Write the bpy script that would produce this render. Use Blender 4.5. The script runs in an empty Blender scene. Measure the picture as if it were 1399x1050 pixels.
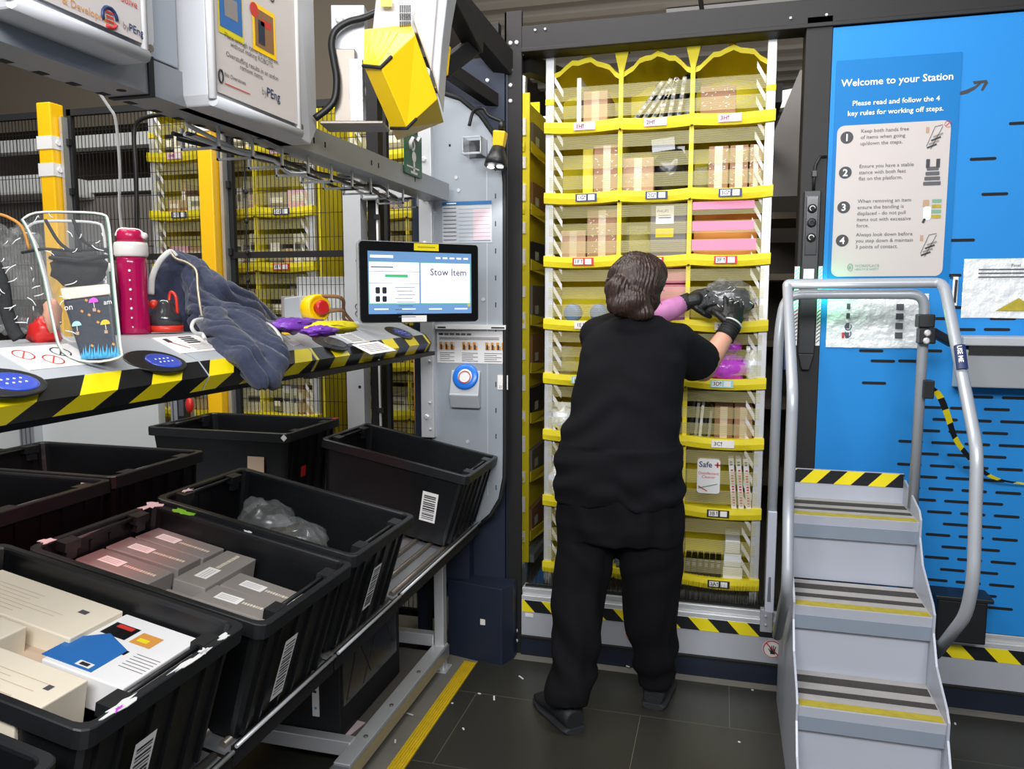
import bpy, math, random
from mathutils import Vector, Matrix, noise
S = bpy.context.scene
COL = S.collection
# ---------------- camera, world, lights, exposure ----------------
F_PX, YAW, PIT, CAM_H = 1062.0, math.radians(15.2), math.radians(6.25), 1.5
cam_d = bpy.data.cameras.new('camera'); cam = bpy.data.objects.new('camera', cam_d); COL.objects.link(cam)
cam_d.sensor_width = 36; cam_d.lens = F_PX / 1399 * 36; cam_d.clip_start = .05; cam_d.clip_end = 100
cam.location = (0, 0, CAM_H); cam.rotation_euler = (math.pi / 2 - PIT, 0, YAW)
S.camera = cam
FW = Vector((-math.sin(YAW) * math.cos(PIT), math.cos(YAW) * math.cos(PIT), -math.sin(PIT)))
RT = Vector((math.cos(YAW), math.sin(YAW), 0)); UP = RT.cross(FW); C0 = Vector((0, 0, CAM_H))
def at(x, y, **k):
    """the point of a real plane (X=, Y= or Z=) or at a real distance (D=) that the photo shows at x, y"""
    d = FW + RT * ((x - 699.5) / F_PX) - UP * ((y - 525) / F_PX)
    if 'D' in k: return C0 + d * k['D']
    a = 'XYZ'.index(list(k)[0]); v = list(k.values())[0]
    return C0 + d * ((v - C0[a]) / d[a])
w = bpy.data.worlds.new('world'); S.world = w; w.use_nodes = True
bgn = w.node_tree.nodes['Background']; bgn.inputs[0].default_value = (.82, .88, 1, 1); bgn.inputs[1].default_value = .24
def area(name, loc, target, sx, sy, power, col=(1, 1, 1)):
    l = bpy.data.lights.new(name, 'AREA'); l.shape = 'RECTANGLE'; l.size = sx; l.size_y = sy; l.energy = power; l.color = col
    o = bpy.data.objects.new(name, l); COL.objects.link(o); o.location = loc
    o.rotation_euler = (Vector(target) - Vector(loc)).to_track_quat('-Z', 'Y').to_euler(); return o
area('front_fill_aisle', (.1, -.7, 2.75), (-.2, 3.1, 1.2), 2.4, .7, 120, (.97, .98, 1))  # unseen light added behind the camera to brighten the pod bins
area('ceiling_lamp_station', (-.35, 2.0, 3.3), (-.3, 3.3, 1.0), 1.6, .3, 22, (1, 1, 1))
area('ceiling_lamp_rack', (-2.1, .6, 3.6), (-1.6, 1.9, .8), 1.6, .6, 26, (1, .97, .93))
area('ceiling_lamp_field', (-2.2, 2.2, 3.9), (-2.3, 3.9, 1.2), 3.0, .5, 70, (1, .98, .95))
area('ceiling_bounce_fill', (0, 7.5, 2.4), (0, 7.5, 5), 6, 2, 40, (1, .93, .84))  # added upward light that stands for bounce onto the ceiling
def spot(name, loc, target, power, deg, col, r=.02):
    l = bpy.data.lights.new(name, 'SPOT'); l.energy = power; l.spot_size = math.radians(deg); l.spot_blend = .6; l.color = col; l.shadow_soft_size = r
    o = bpy.data.objects.new(name, l); COL.objects.link(o); o.location = loc
    o.rotation_euler = (Vector(target) - Vector(loc)).to_track_quat('-Z', 'Y').to_euler(); return o
spot('red_laser_lamp_near', (-1.16, 1.25, 1.26), (-1.62, 1.62, .8), 4.5, 62, (1, .02, .03))
spot('red_laser_lamp_far', (-1.12, 2.05, 1.26), (-1.27, 2.6, .80), 8, 34, (1, .02, .03))
spot('red_laser_lamp_floor', (-1.2, 1.8, .55), (-1.35, 1.85, 0), 2, 40, (1, .02, .03))
S.view_settings.view_transform = 'Standard'; S.view_settings.look = 'None'; S.view_settings.gamma = 1
S.view_settings.use_curve_mapping = False; S.view_settings.exposure = .22
# ---------------- materials ----------------
def srgb(c):
    if isinstance(c, str): c = tuple(int(c[i:i + 2], 16) / 255 for i in (0, 2, 4))
    return tuple(v / 12.92 if v <= .04045 else ((v + .055) / 1.055) ** 2.4 for v in c) + (1,)
def mat(name, col, rough=.5, metal=0, var=.06, scale=12, bump=0, bscale=60, alpha=1, trans=0, emit=0, coat=0, stretch=(1, 1, 1), sheen=0, spec=None):
    m = bpy.data.materials.new(name); m.use_nodes = True; nt = m.node_tree; b = nt.nodes['Principled BSDF']; c = srgb(col)
    b.inputs['Roughness'].default_value = rough; b.inputs['Metallic'].default_value = metal
    tc = nt.nodes.new('ShaderNodeTexCoord'); mp = nt.nodes.new('ShaderNodeMapping'); mp.inputs['Scale'].default_value = stretch
    nt.links.new(tc.outputs['Object'], mp.inputs['Vector'])
    n = nt.nodes.new('ShaderNodeTexNoise'); n.inputs['Scale'].default_value = scale; n.inputs['Detail'].default_value = 4
    nt.links.new(mp.outputs[0], n.inputs['Vector'])
    mx = nt.nodes.new('ShaderNodeMix'); mx.data_type = 'RGBA'
    mx.inputs[6].default_value = tuple(v * (1 - var) for v in c[:3]) + (1,); mx.inputs[7].default_value = tuple(min(1, v * (1 + var)) for v in c[:3]) + (1,)
    nt.links.new(n.outputs['Fac'], mx.inputs[0]); nt.links.new(mx.outputs[2], b.inputs['Base Color'])
    if bump:
        n2 = nt.nodes.new('ShaderNodeTexNoise'); n2.inputs['Scale'].default_value = bscale; n2.inputs['Detail'].default_value = 3
        nt.links.new(mp.outputs[0], n2.inputs['Vector'])
        bp = nt.nodes.new('ShaderNodeBump'); bp.inputs['Strength'].default_value = bump; bp.inputs['Distance'].default_value = .01
        nt.links.new(n2.outputs['Fac'], bp.inputs['Height']); nt.links.new(bp.outputs[0], b.inputs['Normal'])
    if spec is not None: b.inputs['Specular IOR Level'].default_value = spec
    if alpha < 1: b.inputs['Alpha'].default_value = alpha
    if trans: b.inputs['Transmission Weight'].default_value = trans; b.inputs['IOR'].default_value = 1.25
    if coat: b.inputs['Coat Weight'].default_value = coat; b.inputs['Coat Roughness'].default_value = .15
    if sheen: b.inputs['Sheen Weight'].default_value = sheen
    if emit: b.inputs['Emission Color'].default_value = c; b.inputs['Emission Strength'].default_value = emit
    return m
def stripe_mat(name, vec, period, off, ca, cb, rough=.4, duty=.5, wear=0, alpha_a=None, alpha_b=None):
    m = bpy.data.materials.new(name); m.use_nodes = True; nt = m.node_tree; b = nt.nodes['Principled BSDF']; L = nt.links.new
    g = nt.nodes.new('ShaderNodeNewGeometry'); d = nt.nodes.new('ShaderNodeVectorMath'); d.operation = 'DOT_PRODUCT'; d.inputs[1].default_value = vec
    L(g.outputs['Position'], d.inputs[0])
    a = nt.nodes.new('ShaderNodeMath'); a.operation = 'MULTIPLY_ADD'; a.inputs[1].default_value = 1 / period; a.inputs[2].default_value = off; L(d.outputs['Value'], a.inputs[0])
    f = nt.nodes.new('ShaderNodeMath'); f.operation = 'FRACT'; L(a.outputs[0], f.inputs[0])
    s = nt.nodes.new('ShaderNodeMath'); s.operation = 'GREATER_THAN'; s.inputs[1].default_value = duty; L(f.outputs[0], s.inputs[0])
    mx = nt.nodes.new('ShaderNodeMix'); mx.data_type = 'RGBA'; L(s.outputs[0], mx.inputs[0]); mx.inputs[6].default_value = srgb(ca); mx.inputs[7].default_value = srgb(cb)
    L(mx.outputs[2], b.inputs['Base Color']); b.inputs['Roughness'].default_value = rough
    if alpha_a is not None:
        mr = nt.nodes.new('ShaderNodeMapRange'); L(s.outputs[0], mr.inputs[0]); mr.inputs[3].default_value = alpha_a; mr.inputs[4].default_value = alpha_b
        L(mr.outputs[0], b.inputs['Alpha'])
    return m
K = {}
def mk(n, *a, **k): K[n] = mat(n, *a, **k)
mk('black_frame', '222020', .55, spec=.3); mk('dark_navy', '1d2433', .45, .2); mk('navy_plate', '232b3d', .5, .2)
mk('blue_panel', '2583cb', .55, spec=.2, var=.03, scale=2); mk('slot_dark', '07080b', .8); mk('poster_blue', '0a71b4', .5, var=.02, spec=.2)
mk('white', 'dcdad9', .45); mk('white_print', 'f4f4f4', .4, var=0); mk('poster_white', 'c2bab6', .5, var=.02, spec=.2); mk('ink', '26262b', .5); mk('ink_grey', '4c4c52', .5)
mk('alu', 'c3c6ca', .35, .75, var=.08); mk('alu_light', 'd6d7d8', .4, .45, var=.06); mk('grey_paint', 'b4b7bd', .38, .15, var=.04); mk('grey_plate', 'a5abb2', .42, .35, var=.06, scale=4)
mk('stair_grey', 'b3b7c2', .42, .1, var=.04, scale=5); mk('stair_band', '8b95a3', .5, var=.05); mk('rail_grey', 'a9adb3', .35, .2, var=.05)
mk('tread_dark', '3a3734', .8, var=.35, scale=60, bump=.3, bscale=400); mk('tread_grey', 'a39f9c', .6, var=.12, scale=30); mk('tread_yellow', 'a8982a', .65, var=.3, scale=40)
mk('yellow_fabric', 'e3d013', .6, var=.06, bump=.15, bscale=40); mk('yellow_shade', 'd8c616', .7, var=.08, bump=.15, bscale=30); mk('yellow_paint', 'f0b90f', .35, var=.03); mk('orange', 'f79a12', .5)
mk('bin_back', 'ecdc20', .8, var=.12, scale=6, bump=.2, bscale=20)
mk('yellow_plastic', 'e3bc06', .42, var=.03); mk('yellow_tape', 'f3df1c', .4); mk('black_plastic', '1b1c1e', .42, var=.15); mk('black_matte', '0e0f11', .7); mk('rubber', '131417', .8)
mk('tote_black', '101113', .34, var=.35, scale=7, bump=.06, bscale=50); mk('tote_edge', '191a1c', .42, var=.3, scale=30)
mk('housing_grey', 'abafb3', .4, var=.03); mk('sensor_blue', '2f49b8', .25, coat=.6); mk('sensor_ring', '141416', .3)
mk('cardboard', 'a07a5e', .8, var=.1, scale=15); mk('cardboard_pale', 'b59378', .8, var=.1); mk('cardboard_dark', '84603f', .8, var=.1); mk('tape', 'cbb79d', .3)
mk('pink', 'e58aa8', .6); mk('magenta_bag', 'd34fe0', .25, var=.2, scale=30, bump=.5, bscale=40, coat=.4); mk('purple_bag', '7a3fae', .3, var=.2, bump=.3)
mk('label_pink', 'e6b3c4', .5); mk('label_navy', '25335e', .5); mk('label_red', 'c8242c', .5); mk('label_white', 'ece8e4', .5); mk('label_cyan', '9fd3d6', .5)
mk('concrete', '77736a', .75, var=.18, scale=9, bump=.1); mk('ceiling_brown', '7a7062', .8, var=.08, scale=1); mk('ceiling_dark', '5a554e', .8); mk('deck_grey', '8a857d', .6); mk('void_dark', '24211e', .8); mk('far_wall', '6a6158', .8, var=.15, scale=1)
mk('shirt_black', '0e0e12', .9, spec=.2, var=.12, scale=6, bump=.06, bscale=300); mk('trouser_black', '0b0b0e', .9, spec=.2, var=.12, scale=6, bump=.05, bscale=300)
mk('skin', 'cf9880', .5, var=.05); mk('glove', '111214', .5, bump=.2, bscale=200); mk('glove_grey', '55585c', .5, bump=.3, bscale=100)
mk('hair', '33231d', .42, var=.5, scale=40, bump=.6, bscale=90, stretch=(1, 1, .2)); mk('shoe', '1c1d20', .6, bump=.2, bscale=200); mk('sock', 'd8d6d4', .8); mk('shoe_sole', '26272a', .7)
mk('navy_cloth', '2b3147', .9, var=.12, scale=20, bump=.35, bscale=60, sheen=.2); mk('cloth_pale', 'c9c9c6', .8); mk('zip', 'b0a58f', .4, .6)
mk('magenta_bottle', 'c8125f', .12, var=.15, scale=6, coat=.8, trans=.35); mk('magenta_lid', 'c01a50', .25); mk('cap_white', 'e8e2dc', .35)
mk('red_plastic', 'd6321f', .35); mk('smoke_plastic', '38393c', .2, coat=.5, alpha=.85)
K['clear'] = mat('clear_vinyl', 'e8ecee', .06, alpha=.045, bump=.6, bscale=14, spec=.35)
K['clear_dense'] = mat('clear_film', 'c9cccb', .10, alpha=.10, bump=.9, bscale=30, spec=.4)
mk('pack_black', '1c1d1f', .8, bump=.3); mk('lunch_navy', '171e2d', .6, bump=.15); mk('piping_green', '6f9c80', .5); mk('flame_blue', '2d9fd0', .5)
mk('item_grey', '87807b', .5, var=.06); mk('item_grey_dark', '6d6763', .5); mk('item_cream', 'ddd2bd', .5, var=.03); mk('item_blue', '2465a8', .45); mk('item_tan', 'bda690', .6)
mk('sign_white', 'bfc0c3', .4, var=.02); mk('sign_face', 'c9c1bd', .4, var=.02); mk('beam_grey', '8d9094', .4, .3); mk('green_sign', '12563c', .35); mk('steel', '7d756c', .4, .5, var=.1, scale=20)
mk('estop_yellow', 'f6c800', .35); mk('estop_red', 'c4201c', .35); mk('blue_ring', '1f6fd0', .3); mk('red_ink', 'c0302a', .5); mk('foil', 'e6e9ea', .3, .1, var=.1, scale=20, bump=.8, bscale=30)
mk('bezel', '0d0e10', .25, coat=.4); mk('paper', 'c2c6ca', .5, var=.02); mk('paper_pink', 'd9c3c8', .5); mk('blue_ink', '2c6aa0', .5); mk('amber', 'c98a3c', .6); mk('pods_white', 'dfe0dd', .5)
mk('dirt_strip', 'd6b51b', .55, var=.18, scale=25); mk('green_leaf', '79c22d', .5); mk('wire_white', 'e2e0dc', .4); mk('wire_black', '0b0b0c', .5)
mk('scr_white', 'e6e8fb', .4, emit=.62, var=0); mk('scr_blue', '5b7fa8', .4, emit=.62, var=0); mk('scr_green', '3fa46a', .4, emit=.55, var=0); mk('scr_ink', '5a6076', .5, var=0)
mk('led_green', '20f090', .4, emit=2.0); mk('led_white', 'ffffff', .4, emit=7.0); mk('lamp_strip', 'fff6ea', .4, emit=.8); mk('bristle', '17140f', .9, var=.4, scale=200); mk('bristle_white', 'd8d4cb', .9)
mk('towel_teal', '2c4a4c', .6, var=.3, scale=60); mk('magazine', 'b6b1a0', .5, var=.6, scale=50); mk('item_black', '131316', .3, coat=.4); mk('sleeve_print', 'c77fb6', .6, var=.5, scale=22)
mk('can_blue', '4a6fa8', .35, var=.4, scale=25); mk('board_grey', 'c3c7c6', .5, var=.02)
K['hazard_wall'] = stripe_mat('hazard_tape_wall', (1, 0, .95), .15, .15, 'f2de1a', '16171a')
K['hazard_stair'] = stripe_mat('hazard_tape_stair', (1, 0, -.95), .113, .62, 'f2de1a', '16171a')
K['hazard_shelf'] = stripe_mat('hazard_shelf', (0, 1, -1.05), .132, .30, 'f2dc12', '17181b', .3)
K['elastic'] = stripe_mat('elastic_band', (0, 0, 1), .0046, 0, 'e3da9e', 'c6bb80', .5, .5, alpha_a=.40, alpha_b=.18)
# ---------------- mesh collector ----------------
_tc = {}
class MB:
    def __init__(s): s.v = []; s.f = []; s.m = []; s.s = []; s.mats = []
    def mi(s, m):
        m = K[m] if isinstance(m, str) else m
        if m not in s.mats: s.mats.append(m)
        return s.mats.index(m)
    def add(s, vs, fs, m, smooth=False):
        b = len(s.v); k = s.mi(m); s.v += [tuple(p) for p in vs]
        for f in fs: s.f.append(tuple(b + i for i in f)); s.m.append(k); s.s.append(smooth)
        return s
    def box(s, x0, x1, y0, y1, z0, z1, m):
        vs = [(x, y, z) for z in (z0, z1) for y in (y0, y1) for x in (x0, x1)]
        return s.add(vs, [(0, 2, 3, 1), (4, 5, 7, 6), (0, 1, 5, 4), (2, 6, 7, 3), (0, 4, 6, 2), (1, 3, 7, 5)], m)
    def obox(s, c, sz, R, m, taper=1.0):
        c = Vector(c); R = R.to_3x3() if hasattr(R, 'to_3x3') else R; vs = []
        for k in (-1, 1):
            for j in (-1, 1):
                for i in (-1, 1):
                    t = taper if k < 0 else 1
                    vs.append(c + R @ Vector((i * sz[0] / 2 * t, j * sz[1] / 2 * t, k * sz[2] / 2)))
        return s.add(vs, [(0, 2, 3, 1), (4, 5, 7, 6), (0, 1, 5, 4), (2, 6, 7, 3), (0, 4, 6, 2), (1, 3, 7, 5)], m)
    def bar(s, p0, p1, wd, h, m, up=(0, 0, 1)):
        p0 = Vector(p0); p1 = Vector(p1); d = (p1 - p0); L = d.length; d.normalize(); u = Vector(up)
        r = d.cross(u).normalized(); u = r.cross(d)
        R = Matrix((r, d, u)).transposed()
        return s.obox((p0 + p1) / 2, (wd, L, h), R, m)
    def quad(s, a, b, c, d, m, th=0):
        if not th: return s.add([a, b, c, d], [(0, 1, 2, 3)], m)
        a, b, c, d = map(Vector, (a, b, c, d)); n = (b - a).cross(c - a).normalized() * th
        return s.add([a, b, c, d, a - n, b - n, c - n, d - n], [(0, 1, 2, 3), (7, 6, 5, 4), (0, 4, 5, 1), (1, 5, 6, 2), (2, 6, 7, 3), (3, 7, 4, 0)], m)
    def loft(s, rings, m, smooth=True, cap=True, closed=True):
        n = len(rings[0]); vs = [p for r in rings for p in r]; fs = []
        for i in range(len(rings) - 1):
            for j in range(n if closed else n - 1):
                k = (j + 1) % n; fs.append((i * n + j, i * n + k, (i + 1) * n + k, (i + 1) * n + j))
        s.add(vs, fs, m, smooth)
        if cap and closed:
            b = len(s.v) - len(vs); k = s.mi(m)
            s.f.append(tuple(b + j for j in reversed(range(n)))); s.m.append(k); s.s.append(False)
            e = b + (len(rings) - 1) * n; s.f.append(tuple(e + j for j in range(n))); s.m.append(k); s.s.append(False)
        return s
    def tube(s, pts, r, m, n=10, closed=False, cap=True, flat=1):
        pts = [Vector(p) for p in pts]; N = len(pts); rs = r if isinstance(r, (list, tuple)) else [r] * N; rings = []; u = None
        for i in range(N):
            a = pts[i - 1] if (i > 0 or closed) else pts[i]; b = pts[(i + 1) % N] if (i < N - 1 or closed) else pts[i]
            t = (b - a).normalized()
            if u is None:
                u = t.orthogonal().normalized() if abs(t.z) > .9 else Vector((0, 0, 1)).cross(t).normalized()
            u = (u - t * u.dot(t)).normalized(); v = t.cross(u)
            rings.append([pts[i] + (u * math.cos(q) + v * math.sin(q) * flat) * rs[i] for q in [2 * math.pi * j / n for j in range(n)]])
        if closed: rings.append(rings[0])
        return s.loft(rings, m, True, cap and not closed)
    def cyl(s, p0, p1, r, m, n=16, r1=None): return s.tube([p0, p1], [r, r if r1 is None else r1], m, n)
    def lathe(s, prof, c, m, n=24, axis=(0, 0, 1)):
        c = Vector(c); q = Vector((0, 0, 1)).rotation_difference(Vector(axis))
        return s.loft([[c + q @ Vector((r * math.cos(2 * math.pi * j / n), r * math.sin(2 * math.pi * j / n), h)) for j in range(n)] for r, h in prof], m)
    def prism(s, pts, off, m):
        """closed polygon of 3-D points, pushed by the vector off"""
        pts = [Vector(p) for p in pts]; off = Vector(off); n = len(pts)
        return s.add(pts + [p + off for p in pts], [tuple(range(n)), tuple(reversed(range(n, 2 * n)))] + [(j, j + n, (j + 1) % n + n, (j + 1) % n) for j in range(n)], m)
    def ell(s, c, r, m, R=None, nu=16, nv=10, noise_amp=0, seed=0, nf=9):
        c = Vector(c); rings = []
        for i in range(1, nv):
            th = math.pi * i / nv
            ring = []
            for j in range(nu):
                ph = 2 * math.pi * j / nu; p = Vector((math.sin(th) * math.cos(ph), math.sin(th) * math.sin(ph), math.cos(th)))
                k = 1 + (noise.noise(p * nf / 4 + Vector((seed, 0, 0))) * noise_amp if noise_amp else 0)
                p = Vector((p.x * r[0], p.y * r[1], p.z * r[2])) * k
                ring.append(c + (R @ p if R else p))
            rings.append(ring)
        rings.reverse()
        return s.loft(rings, m)
    def text(s, txt, o, xd, ud, size, m, align='LEFT', lift=.0006, bold=0):
        o = Vector(o); xd = Vector(xd).normalized(); ud = Vector(ud).normalized(); nrm = xd.cross(ud)
        key = (txt, align, bold)
        if key not in _tc:
            cu = bpy.data.curves.new('lettering', 'FONT'); cu.body = txt; cu.align_x = align; cu.size = 1; cu.resolution_u = 2; cu.offset = bold
            ob = bpy.data.objects.new('lettering_tmp', cu); COL.objects.link(ob)
            me = bpy.data.meshes.new_from_object(ob.evaluated_get(bpy.context.evaluated_depsgraph_get()))
            _tc[key] = ([v.co.copy() for v in me.vertices], [tuple(p.vertices) for p in me.polygons])
            bpy.data.objects.remove(ob); bpy.data.curves.remove(cu); bpy.data.meshes.remove(me)
        vs, fs = _tc[key]
        return s.add([o + xd * v.x * size + ud * v.y * size + nrm * lift for v in vs], fs, m)
    def rect(s, o, xd, ud, x0, x1, z0, z1, m, lift=.0004, rad=0, th=0):
        o = Vector(o); xd = Vector(xd).normalized(); ud = Vector(ud).normalized(); n = xd.cross(ud) * lift
        if rad:
            pts = []
            for cx, cz, a0 in ((x1 - rad, z0 + rad, -90), (x1 - rad, z1 - rad, 0), (x0 + rad, z1 - rad, 90), (x0 + rad, z0 + rad, 180)):
                for k in range(7):
                    a = math.radians(a0 + 15 * k); pts.append((cx + rad * math.cos(a), cz + rad * math.sin(a)))
        else: pts = [(x0, z0), (x1, z0), (x1, z1), (x0, z1)]
        P3 = [o + xd * a + ud * b + n for a, b in pts]
        if th: return s.prism(P3, -xd.cross(ud) * th, m)
        return s.add(P3, [tuple(range(len(P3)))], m)
    def build(s, name, parent=None, bevel=0, seg=2, sub=0):
        me = bpy.data.meshes.new(name); base = Vector((0, 0, 0))
        if parent is not None:
            base = Vector(parent['_w']) if '_w' in parent else Vector(parent.location)
        elif s.v:
            xs, ys, zs = zip(*s.v); base = Vector(((min(xs) + max(xs)) / 2, (min(ys) + max(ys)) / 2, min(zs)))
        me.from_pydata([(x - base.x, y - base.y, z - base.z) for x, y, z in s.v], [], s.f)
        for m in s.mats: me.materials.append(m)
        me.polygons.foreach_set('material_index', s.m); me.polygons.foreach_set('use_smooth', s.s); me.update()
        o = bpy.data.objects.new(name, me); COL.objects.link(o)
        if parent is not None: o.parent = parent; o['_w'] = list(base)
        else: o.location = base; o['_w'] = list(base)
        if bevel:
            b = o.modifiers.new('bevel', 'BEVEL'); b.width = bevel; b.segments = seg; b.limit_method = 'ANGLE'; b.angle_limit = math.radians(40); b.harden_normals = False
        if sub:
            b = o.modifiers.new('sub', 'SUBSURF'); b.levels = sub; b.render_levels = sub
        return o
LABELS = []
def tag(o, label, cat, group=None, kind=None):
    o['label'] = label; o['category'] = cat
    if group: o['group'] = group
    if kind: o['kind'] = kind
    LABELS.append(label); return o
def struct(o, label=None):
    o['kind'] = 'structure'
    if label: o['label'] = label
    return o
def thing(name, loc, label, cat, group=None):
    o = bpy.data.objects.new(name, None); COL.objects.link(o); o.location = loc; o['_w'] = list(loc); o.empty_display_size = .05
    return tag(o, label, cat, group)
def RX(a): return Matrix.Rotation(math.radians(a), 3, 'X')
def RY(a): return Matrix.Rotation(math.radians(a), 3, 'Y')
def RZ(a): return Matrix.Rotation(math.radians(a), 3, 'Z')
EX, EY, EZ = Vector((1, 0, 0)), Vector((0, 1, 0)), Vector((0, 0, 1))
# ---------------- floor, far walls, ceiling ----------------
b = MB(); b.box(-7, 5, -1, 13, -.05, 0, 'concrete'); struct(b.build('floor'))
def seam_mat():
    m = mat('floor_mat', '33322c', .34, var=.25, scale=2.2, bump=.05, bscale=200); nt = m.node_tree; L = nt.links.new; bs = nt.nodes['Principled BSDF']
    g = nt.nodes.new('ShaderNodeNewGeometry'); br = nt.nodes.new('ShaderNodeTexBrick'); br.inputs['Scale'].default_value = 1
    br.inputs['Mortar Size'].default_value = .0014; br.inputs['Brick Width'].default_value = .62; br.inputs['Row Height'].default_value = .47; br.inputs['Mortar Smooth'].default_value = .2
    mp = nt.nodes.new('ShaderNodeMapping'); mp.inputs['Location'].default_value = (.25, .13, 0); L(g.outputs['Position'], mp.inputs[0]); L(mp.outputs[0], br.inputs['Vector'])
    src = bs.inputs['Base Color'].links[0].from_socket; mx = nt.nodes.new('ShaderNodeMix'); mx.data_type = 'RGBA'
    L(br.outputs['Fac'], mx.inputs[0]); L(src, mx.inputs[6]); mx.inputs[7].default_value = srgb('5f5c4c'); L(mx.outputs[2], bs.inputs['Base Color'])
    return m
K['floor_mat'] = seam_mat()
b = MB(); b.box(-.945, 3.5, .3, 3.0, 0, .006, 'floor_mat'); tag(b.build('floor_mat'), 'dark rubber floor mat with faint seams the worker stands on', 'mat')
b = MB(); b.box(-3.2, -1.13, .3, 3.05, 0, .006, 'floor_mat'); tag(b.build('floor_mat'), 'dark rubber floor mat under the rack of totes', 'mat')
b = MB(); y0, y1 = 1.6, 2.93
b.box(-1.003, -.948, y0, y1, .0, .004, 'dirt_strip')
for i in range(6): x = -.999 + i * .0092; b.box(x, x + .0048, y0, y1, .004, .0075, 'dirt_strip')
tag(b.build('floor_strip'), 'ribbed yellow floor strip beside the rack', 'floor strip')
rnd = random.Random(5)
for i, (px, py, l) in enumerate([(675, 953, .03), (633, 995, .012), (712, 925, .03), (560, 975, .03), (1070, 940, .05), (1010, 1013, .008), (1028, 942, .008), (1305, 988, .012), (655, 947, .012), (540, 1012, .02), (858, 910, .015), (618, 960, .008)]):
    p = at(px, py, Z=.007); a = rnd.random() * 3; d = Vector((math.cos(a), math.sin(a), 0)) * l / 2; b = MB()
    b.bar(p - d, p + d, .006, .002, 'white'); tag(b.build('paper_scrap'), 'scrap of white packing litter on the dark floor by the yellow strip' if px < 800 else 'tiny white scrap of litter on the dark floor near the blue wall', 'litter', 'litter scraps on the floor by the rack' if px < 800 else 'litter scraps on the floor by the wall')
b = MB(); b.box(-7, 5, 12.8, 13, 0, 4.4, 'far_wall'); struct(b.build('wall_back'))
b = MB(); b.box(-7.1, -7, -1, 13, 0, 4.4, 'far_wall'); struct(b.build('wall_left'))
b = MB(); b.box(5, 5.1, -1, 13, 0, 4.4, 'far_wall'); struct(b.build('wall_right'))
b = MB(); b.box(-7, 5, -1, 13, 4.3, 4.4, 'ceiling_dark')
y = 4.6
while y < 12.6:
    b.prism([(-2.4, y, 4.3), (-2.4, y + .05, 4.2), (-2.4, y + .2, 4.2), (-2.4, y + .25, 4.3)], (7.3, 0, 0), 'deck_grey'); y += .42
struct(b.build('ceiling'))
# big brown mezzanine edge hanging over the pods on the left, light girders below it
b = MB(); b.prism([(-7, 5.6, 2.95), (-7, 5.9, 2.95), (-7, 5.9, 4.3), (-7, 5.6, 4.3)], (4.6, 0, 0), 'ceiling_brown'); struct(b.build('trim_1'))
b = MB(); b.prism([(-6.9, 3.9, 4.3), (-6.9, 3.9, 4.05), (-4.3, 5.6, 3.5), (-2.6, 5.6, 4.3)], (0, .2, 0), 'ceiling_brown'); struct(b.build('trim_2'))
for x0, x1, z, Y in ((-6.9, -3.5, 2.62, 4.9), (-6.9, -3.55, 2.3, 4.95)):
    b = MB(); b.box(x0, x1, Y, Y + .12, z, z + .09, 'pods_white')
    for i in range(17): b.box(x0 + .05 + i * .2, x0 + .055 + i * .2, Y - .004, Y, z + .0, z + .09, 'item_grey')
    tag(b.build('girder'), 'pale perforated girder behind the mesh fence, ' + ('upper of two' if z > 2.5 else 'lower of two'), 'girder', 'girders behind the fence')
b = MB(); b.box(-6.9, -3.45, 5.0, 5.4, 1.5, 2.28, 'item_grey'); b.box(-6.9, -3.45, 4.99, 5.0, 1.9, 1.96, 'deck_grey'); b.box(-6.9, -3.45, 4.99, 5.0, 1.62, 1.66, 'deck_grey')
tag(b.build('storage_rack'), 'dark brown storage rack behind the mesh fence at the far left', 'rack')
# ceiling lamps (tubes) on the deck
for i, (x, Y) in enumerate(((-.6, 7.7), (1.9, 7.2))):
    b = MB(); b.box(x, x + 2.0, Y, Y + .09, 4.12, 4.19, 'alu_light'); b.box(x + .02, x + 1.98, Y + .01, Y + .08, 4.10, 4.12, 'lamp_strip')
    tag(b.build('ceiling_lamp'), ('long strip lamp under the ribbed ceiling above the open pod' if i == 0 else 'long strip lamp under the ribbed ceiling above the blue wall'), 'lamp', 'ceiling lamps')
b = MB(); b.tube([(-.35, 4.2, 4.25), (-.25, 7.0, 3.9)], .02, 'black_matte'); tag(b.build('ceiling_cable'), 'black cable crossing below the ribbed ceiling', 'cable')
# ---------------- station frame ----------------
YW = 3.07
t = thing('station_frame', (-.3, 3.1, 0), 'dark steel frame around the opening in front of the yellow pod', 'frame')
def bolts(b, pts, r=.009, n=(0, -1, 0), m='alu_light'):
    for p in pts: p = Vector(p); nn = Vector(n); b.lathe([(r, 0), (r, .004), (r * .6, .007)], p, m, 8, n)
b = MB(); b.box(-.865, -.795, YW, YW + .02, 0, 2.62, 'black_frame'); b.box(-.865, -.855, YW, YW + .12, 0, 2.62, 'black_frame'); b.box(-.86, -.85, YW - .004, YW, 0, 2.4, 'dark_navy')
bolts(b, [(-.84, YW, z) for z in (2.28, 2.34, 2.4, 2.5, .2, .12, .06)]); bolts(b, [(-.815, YW, z) for z in (2.5, .1, .055)]); b.build('post', t, .003)
b = MB(); b.box(.255, .345, YW, YW + .12, 0, 2.5, 'black_frame'); b.build('post', t, .003)
b = MB(); b.box(-.795, 3.2, YW, YW + .1, 2.46, 2.56, 'black_frame'); b.box(-.795, 3.2, YW - .01, YW, 2.46, 2.475, 'black_frame'); bolts(b, [(.2, YW, 2.5), (-.74, YW, 2.54), (-.7, YW, 2.54), (.32, YW, 2.5)], .006); b.build('beam', t, .003)
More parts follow.
